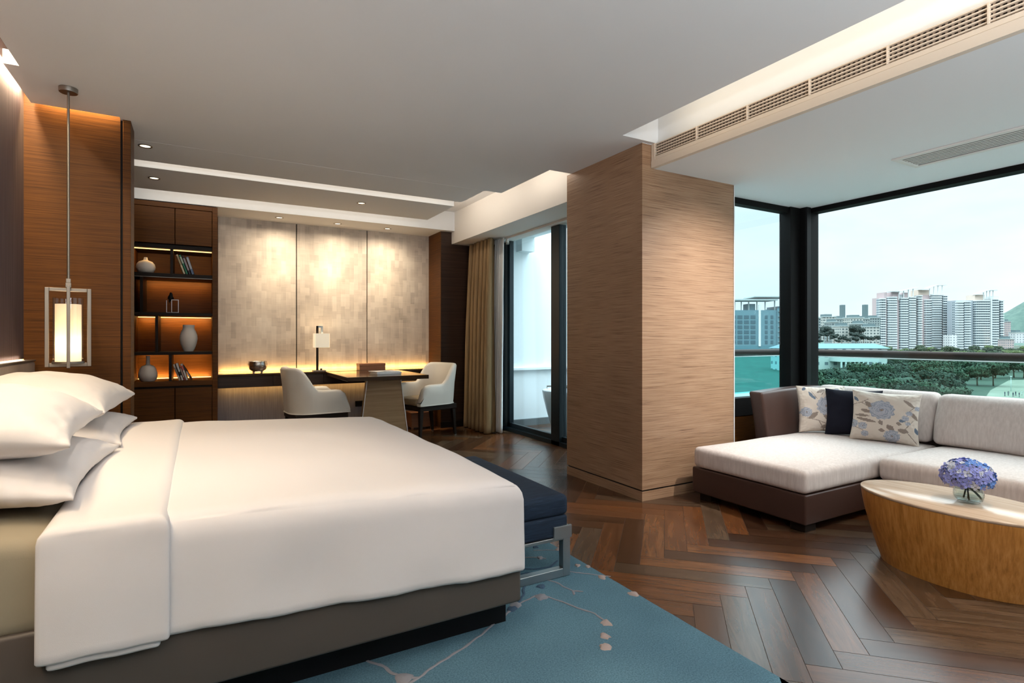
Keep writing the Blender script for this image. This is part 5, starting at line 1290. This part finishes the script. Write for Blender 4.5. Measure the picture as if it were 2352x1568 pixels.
tower('tallest white apartment tower with a curved roof canopy, middle of the three', [(C5(1188), C5(1258), R5(662)), (C5(1256), C5(1388), R5(600)), (C5(1396), C5(1458), R5(610))],
      [(C5(1155), C5(1450), R5(605), 6, M_towerpink), (C5(1130), C5(1260), R5(545), 7, M_towerpeach)],
      [[(C5(1125), R5(546)), (C5(1210), R5(538)), (C5(1255), R5(515)), (C5(1310), R5(498)), (C5(1435), R5(492))]], g, 830.0)
tower('white apartment tower by the wooded hill, right of the other two', [(C5(1565), C5(1645), R5(690)), (C5(1650), C5(1735), R5(685)), (C5(1782), C5(1962), R5(672)), (C5(1976), C5(2070), R5(655)), (C5(2080), C5(2126), R5(672))],
      [(C5(1575), C5(2110), R5(672), 6, M_towergrey), (C5(1800), C5(1915), R5(604), 5, M_towerpeach), (C5(1960), C5(1976), R5(650), 0.5, M_para), (C5(2000), C5(2100), R5(622), 6, M_para)],
      [[(C5(1795), R5(606)), (C5(1850), R5(585)), (C5(1900), R5(563)), (C5(1950), R5(556)), (C5(2032), R5(556))]], g)

# ---- terraced blocks on the slope left of the towers, low houses right
def block(px0, px1, yt, yb, d, dep, m, label, group, roof=True, tank=None):
    c = (px0 + px1) / 2; z0 = zz(yb, d); t = thing('terrace_block', label, 'building', town(lat(c, d), d, z0), -YAW, group)
    w = 0.86 * (px1 - px0) / FPX * d; h = zz(yt, d) - z0
    obj('wall', box_bm((-w / 2, 0, -8), (w / 2, dep, h)), m, t)
    if roof:
        obj('roof_terrace', box_bm((-w / 2 - 0.5, -0.6, h), (w / 2 + 0.5, dep, h + 0.9)), M_concrete, t)
        obj('roof_pavilion', box_bm((-w * 0.28, 3, h + 0.9), (w * 0.3, dep - 1, h + 3.8)), M_slatehouse, t)
    if tank: obj('stair_tower', box_bm((w * 0.1, 4, h), (w * 0.1 + 4.5, 9, h + tank)), M_slatehouse, t)
C6 = lambda x: 1660 + x / 3.399
R6 = lambda y: 560 + y / 3.399
g = 'terraced apartment blocks on the slope'
lb = 'grey green terraced apartment block on the slope between window post and towers'
for x0, x1, y0, y1, d, m, tk in ((640, 775, 580, 700, 640, M_fac1, 0), (780, 890, 572, 700, 672, M_fac2, 0), (880, 990, 585, 700, 700, M_fac1, 18), (985, 1110, 578, 700, 655, M_fac2, 0), (1085, 1150, 585, 720, 688, M_fac1, 18), (1140, 1240, 580, 740, 720, M_fac1, 0), (845, 910, 612, 722, 602, M_fac1, 0), (908, 1012, 645, 742, 570, M_fac2, 0), (1045, 1130, 625, 730, 618, M_fac1, 0), (1125, 1232, 650, 728, 586, M_fac2, 0)):
    block(C6(x0), C6(x1), R6(y0), R6(y1), d, 14, m, lb, g, True, tk)
g = 'low houses beside the right tower'
block(C5(1458), C5(1560), R5(1085), R5(1220), 760, 12, M_fac3, 'white block with small square windows between the two tower groups', g, False)
block(C5(1470), C5(1545), R5(975), R5(1090), 850, 12, M_fac3, 'pale upper block behind the white block between the tower groups', g)
block(C5(2130), C5(2240), R5(1140), R5(1220), 700, 12, M_fac4, 'low pink house at the foot of the right tower', g)
block(C5(2245), C5(2360), R5(1060), R5(1120), 820, 12, M_fac3, 'white house on the hillside right of the towers', g)
block(C5(2130), C5(2200), R5(930), R5(1160), 840, 12, M_fac4, 'brown stepped block just behind the right tower', g)

# ---- teal-roofed school, blue hotel wing
def school():
    d = 262; t = thing('school_building', 'long white building with a teal pitched roof among the trees', 'building', town(lat(1935, d), d), -YAW)
    X = lambda px: lat(px, d) - lat(1935, d); Z = lambda py: zz(py, d) - GZ
    obj('wall', box_bm((X(1800), 0, 0), (X(2038), 13, Z(801))), M_fac3, t)
    bm = bmesh.new(); x0, x1 = X(1796), X(2044); zr, ze = Z(789), Z(800)
    A = [bm.verts.new((x0, -1, ze)), bm.verts.new((x0 + 3, 6.5, zr)), bm.verts.new((x0, 14, ze))]; B = [bm.verts.new((x1, -1, ze)), bm.verts.new((x1 - 3, 6.5, zr)), bm.verts.new((x1, 14, ze))]
    for q in ((A[0], B[0], B[1], A[1]), (A[1], B[1], B[2], A[2]), (A[0], A[1], A[2]), (B[2], B[1], B[0]), (A[2], B[2], B[0], A[0])): bm.faces.new(q)
    bmesh.ops.recalc_face_normals(bm, faces=bm.faces); obj('roof', bm, M_tealroof, t)
    obj('front_wing', box_bm((X(1905), -9, Z(829)), (X(1990), 0, Z(819))), M_para, t)
    for k in range(7): obj('pillar', box_bm((X(1906) + 2.0 * k, -9, Z(842)), (X(1906) + 2.0 * k + 0.6, -8.4, Z(829))), M_para, t)
school()
def hotel_wing():
    d = 420; cx = 1720; t = thing('hotel_wing', 'blue glazed hotel wing with a roof pergola seen through the narrow window', 'building', town(lat(cx, d), d, -12), -YAW)
    X = lambda px: lat(px, d) - lat(cx, d); Z = lambda py: zz(py, d) + 12
    obj('wall', box_bm((X(1560), 0, 0), (X(1784), 18, Z(712))), M_hotelwall, t)
    ys = [724, 735.5, 747, 758.5, 770, 781.5]
    for i, px in enumerate((1566, 1582, 1598, 1614, 1630, 1646, 1662, 1679, 1694, 1709, 1724, 1757, 1770)):
        w = 11 if px < 1750 else 6
        for y in ys: obj('window', box_bm((X(px), -0.25, Z(y + 8.0)), (X(px + w), 0.1, Z(y))), M_glassblue, t)
    obj('stair_glazing', box_bm((X(1742), -0.5, Z(795)), (X(1747), 0.1, Z(700))), M_para, t)
    obj('side_wing', box_bm((X(1789), 2, 0), (X(1850), 20, Z(703))), M_glassblue, t)
    for k in range(8): obj('balcony', box_bm((X(1786), -2.5, Z(797 - 11.6 * k)), (X(1850), 2, Z(795.4 - 11.6 * k))), M_concrete, t)
    obj('side_wall', box_bm((X(1784), -1, 0), (X(1789), 20, Z(708))), M_hotelwall, t)
    obj('roof_slab', box_bm((X(1560), -2, Z(690)), (X(1784), 16, Z(687))), M_concrete, t)
    obj('roof_slab', box_bm((X(1728), -3, Z(683)), (X(1850), 16, Z(680.5))), M_concrete, t)
    for px in (1570, 1600, 1630, 1660, 1690, 1705, 1722, 1741, 1760, 1782, 1800, 1820): obj('pergola_post', box_bm((X(px), 2, Z(713)), (X(px + 1.6), 3, Z(687))), M_concrete, t)
    obj('penthouse', box_bm((X(1722), 4, Z(712)), (X(1740), 12, Z(697))), M_hotelwall, t)
hotel_wing()

# ---- trees of the park
def foliage(seed, blobs, n, size, col):
    R = random.Random(seed); bm = bmesh.new()
    for k in range(n):
        bx, by, bz, br = R.choice(blobs); d = Vector((R.gauss(0, 1), R.gauss(0, 1), R.gauss(0, 1))).normalized(); rr = br * (0.72 + 0.36 * R.random())
        c = Vector((bx, by, bz)) + Vector((d.x * rr, d.y * rr, d.z * rr * 0.72))
        nn = (d + Vector((R.uniform(-.7, .7), R.uniform(-.7, .7), R.uniform(-.2, .8)))).normalized(); u = nn.orthogonal().normalized(); v = nn.cross(u); a = R.uniform(0, PI); s = size * R.uniform(0.6, 1.3)
        p, q = (u * math.cos(a) + v * math.sin(a)) * s, (v * math.cos(a) - u * math.sin(a)) * s * 0.55
        bm.faces.new([bm.verts.new(c + w) for w in (p, q, -p, -q)])
    return bm
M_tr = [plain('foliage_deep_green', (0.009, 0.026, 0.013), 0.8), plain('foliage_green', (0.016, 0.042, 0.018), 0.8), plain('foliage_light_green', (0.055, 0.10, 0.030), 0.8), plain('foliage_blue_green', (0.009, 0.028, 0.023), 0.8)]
M_trunk = plain('tree_bark', (0.10, 0.075, 0.05), 0.9)
def make_tree(kind, m):
    R = random.Random(40 + kind); t = thing('park_tree', '', 'tree', (0, 0, -500))
    blobs = [(0, 0, 6.4, 2.6)] + [(2.6 * math.cos(a) * R.uniform(0.7, 1.2), 2.6 * math.sin(a) * R.uniform(0.7, 1.2), R.uniform(4.6, 7.6), R.uniform(1.5, 2.3)) for a in [R.uniform(0, 6.28) for _ in range(8)]]
    obj('crown', foliage(kind, blobs, 2300, 0.42, None), m, t)
    bm = bmesh.new(); add_tube(bm, [(0, 0, -0.2), (0.1, 0, 2.0), (0, 0.1, 5.5)], [0.28, 0.22, 0.10], 8)
    for k in range(3): a = k * 2.1; add_tube(bm, [(0.05, 0, 2.4), (1.3 * math.cos(a), 1.3 * math.sin(a), 4.4)], [0.13, 0.06], 6)
    obj('trunk', bm, M_trunk, t, True)
    return t
def make_palm():
    t = thing('palm_tree', '', 'palm tree', (0, 0, -500)); R = random.Random(5)
    bm = bmesh.new(); add_tube(bm, [(0, 0, -0.2), (0.2, 0, 3), (0.1, 0, 6.5)], [0.22, 0.17, 0.14], 8); obj('trunk', bm, M_trunk, t, True)
    bm = bmesh.new()
    for k in range(18):
        a = k * 2.4; e_ = R.uniform(0.1, 1.0); prev = None
        for i in range(9):
            q = i / 8; r = 2.9 * q; z = 6.5 + e_ * 2.2 * q - 2.6 * q * q; c = Vector((0.1 + r * math.cos(a), r * math.sin(a), z)); s = Vector((-math.sin(a), math.cos(a), -0.45)) * 0.42 * math.sin(PI * min(1, q * 0.9 + 0.08)); s2 = Vector((math.sin(a), -math.cos(a), -0.45)) * 0.42 * math.sin(PI * min(1, q * 0.9 + 0.08))
            row = [bm.verts.new(c + s), bm.verts.new(c), bm.verts.new(c + s2)]
            if prev:
                for j in range(2): bm.faces.new((prev[j], prev[j + 1], row[j + 1], row[j]))
            prev = row
    obj('fronds', bm, M_tr[0], t, True)
    return t
protos = [(make_tree(0, M_tr[0]), 'deep green broadleaf tree in the park below the railing', 'deep green park trees'), (make_tree(1, M_tr[1]), 'mid green broadleaf tree in the park below the railing', 'mid green park trees'), (make_tree(2, M_tr[2]), 'light green tree in front of the apartment towers', 'light green trees by the towers'), (make_tree(3, M_tr[3]), 'blue green tree on the slope by the terraced blocks', 'blue green slope trees')]
used = set()
def plant(kind, px, d, s, z=GZ, sz=None):
    pr, lbl, grp = protos[kind]
    o = pr if kind not in used else copy_tree(pr); used.add(kind)
    o['label'] = lbl; o['group'] = grp; o.location = town(lat(px, d), d, z); o.rotation_euler.z = rnd.uniform(0, 6.28); k = s * rnd.uniform(0.85, 1.2); o.scale = (k, k, k * (sz or rnd.uniform(0.9, 1.15)))
    return o
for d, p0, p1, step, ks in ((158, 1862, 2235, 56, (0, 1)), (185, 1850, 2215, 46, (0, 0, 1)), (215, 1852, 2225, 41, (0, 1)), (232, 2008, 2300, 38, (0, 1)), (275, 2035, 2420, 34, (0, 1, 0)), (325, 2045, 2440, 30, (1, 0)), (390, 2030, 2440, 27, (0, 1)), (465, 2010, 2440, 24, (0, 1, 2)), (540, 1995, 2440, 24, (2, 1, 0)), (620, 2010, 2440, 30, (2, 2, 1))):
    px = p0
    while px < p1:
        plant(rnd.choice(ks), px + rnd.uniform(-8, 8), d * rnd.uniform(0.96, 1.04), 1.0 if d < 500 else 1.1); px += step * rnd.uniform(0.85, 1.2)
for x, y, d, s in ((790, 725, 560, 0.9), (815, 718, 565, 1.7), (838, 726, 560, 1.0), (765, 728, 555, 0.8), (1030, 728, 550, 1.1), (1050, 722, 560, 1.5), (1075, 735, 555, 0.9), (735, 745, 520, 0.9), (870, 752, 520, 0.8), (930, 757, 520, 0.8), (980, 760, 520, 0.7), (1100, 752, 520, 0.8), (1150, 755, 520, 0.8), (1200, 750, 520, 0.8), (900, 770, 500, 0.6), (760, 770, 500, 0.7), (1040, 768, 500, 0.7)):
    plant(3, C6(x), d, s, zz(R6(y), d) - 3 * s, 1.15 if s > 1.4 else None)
pp = make_palm(); first = True
for px, d in ((1885, 200), (1930, 205), (1990, 150), (1960, 178), (2075, 165)):
    o = pp if first else copy_tree(pp); first = False
    o['label'] = 'palm tree standing among the broadleaf trees of the park'; o['group'] = 'palms in the park'; o.location = town(lat(px, d), d); o.rotation_euler.z = rnd.uniform(0, 6); k = rnd.uniform(1.0, 1.3); o.scale = (k, k, k)
# ---- the sandy forecourt: lamp post and a few strollers
t = thing('street_lamp', 'white lamp post on the sandy plaza at the right edge of the view', 'lamp post', town(lat(2322, 208), 208))
bm = bmesh.new(); add_tube(bm, [(0, 0, 0), (0, 0, 5.4)], [0.10, 0.07], 8); obj('pole', bm, M_para, t, True)
bm = bmesh.new(); add_lathe(bm, [(0, 5.4), (0.3, 5.45), (0.34, 5.6), (0, 5.75)], n=12); obj('lamp_head', bm, M_para, t, True)
M_cl = [plain('dark_clothes', (0.05, 0.06, 0.09), 0.8), plain('light_clothes', (0.5, 0.5, 0.48), 0.8)]; M_skin = plain('skin', (0.42, 0.26, 0.18), 0.6)
def person(px, d, a, m, label):
    bm = bmesh.new()
    for s in (-1, 1):
        add_tube(bm, [(0.10 * s, 0.09 * s, 0), (0.10 * s, 0.05 * s, 0.45), (0.09 * s, 0, 0.88)], [0.055, 0.065, 0.09], 8)
        add_tube(bm, [(0.19 * s, 0, 1.40), (0.24 * s, -0.03, 1.12), (0.25 * s, 0.05 * s, 0.86)], [0.055, 0.045, 0.035], 8)
    add_tube(bm, [(0, 0, 0.82), (0, 0, 1.05), (0, 0, 1.32), (0, 0, 1.45), (0, 0, 1.50)], [0.15, 0.14, 0.19, 0.16, 0.06], 12, 0, 0.62)
    add_tube(bm, [(0, 0, 1.46), (0, 0.01, 1.55), (0, 0.015, 1.63), (0, 0.01, 1.73)], [0.05, 0.085, 0.10, 0.04], 10, 1)
    p = town(lat(px, d), d, GZ + 0.06); o = obj('person', bm, [m, M_skin], None, True); o.location = p; o.rotation_euler.z = a; tag(o, label, 'person', 'strollers on the plaza')
lb = 'person in dark clothes walking across the sandy plaza below the window'
for px, d, a, m in ((2308, 190, 0.5, 0), (2316, 192, 2.0, 0), (2327, 188, 1.0, 0), (2333, 191, 4.0, 0), (2341, 187, 3.0, 0)): person(px, d, a, M_cl[m], lb)
person(2347, 193, 2.2, M_cl[1], 'person in pale clothes at the right end of the strollers on the plaza')
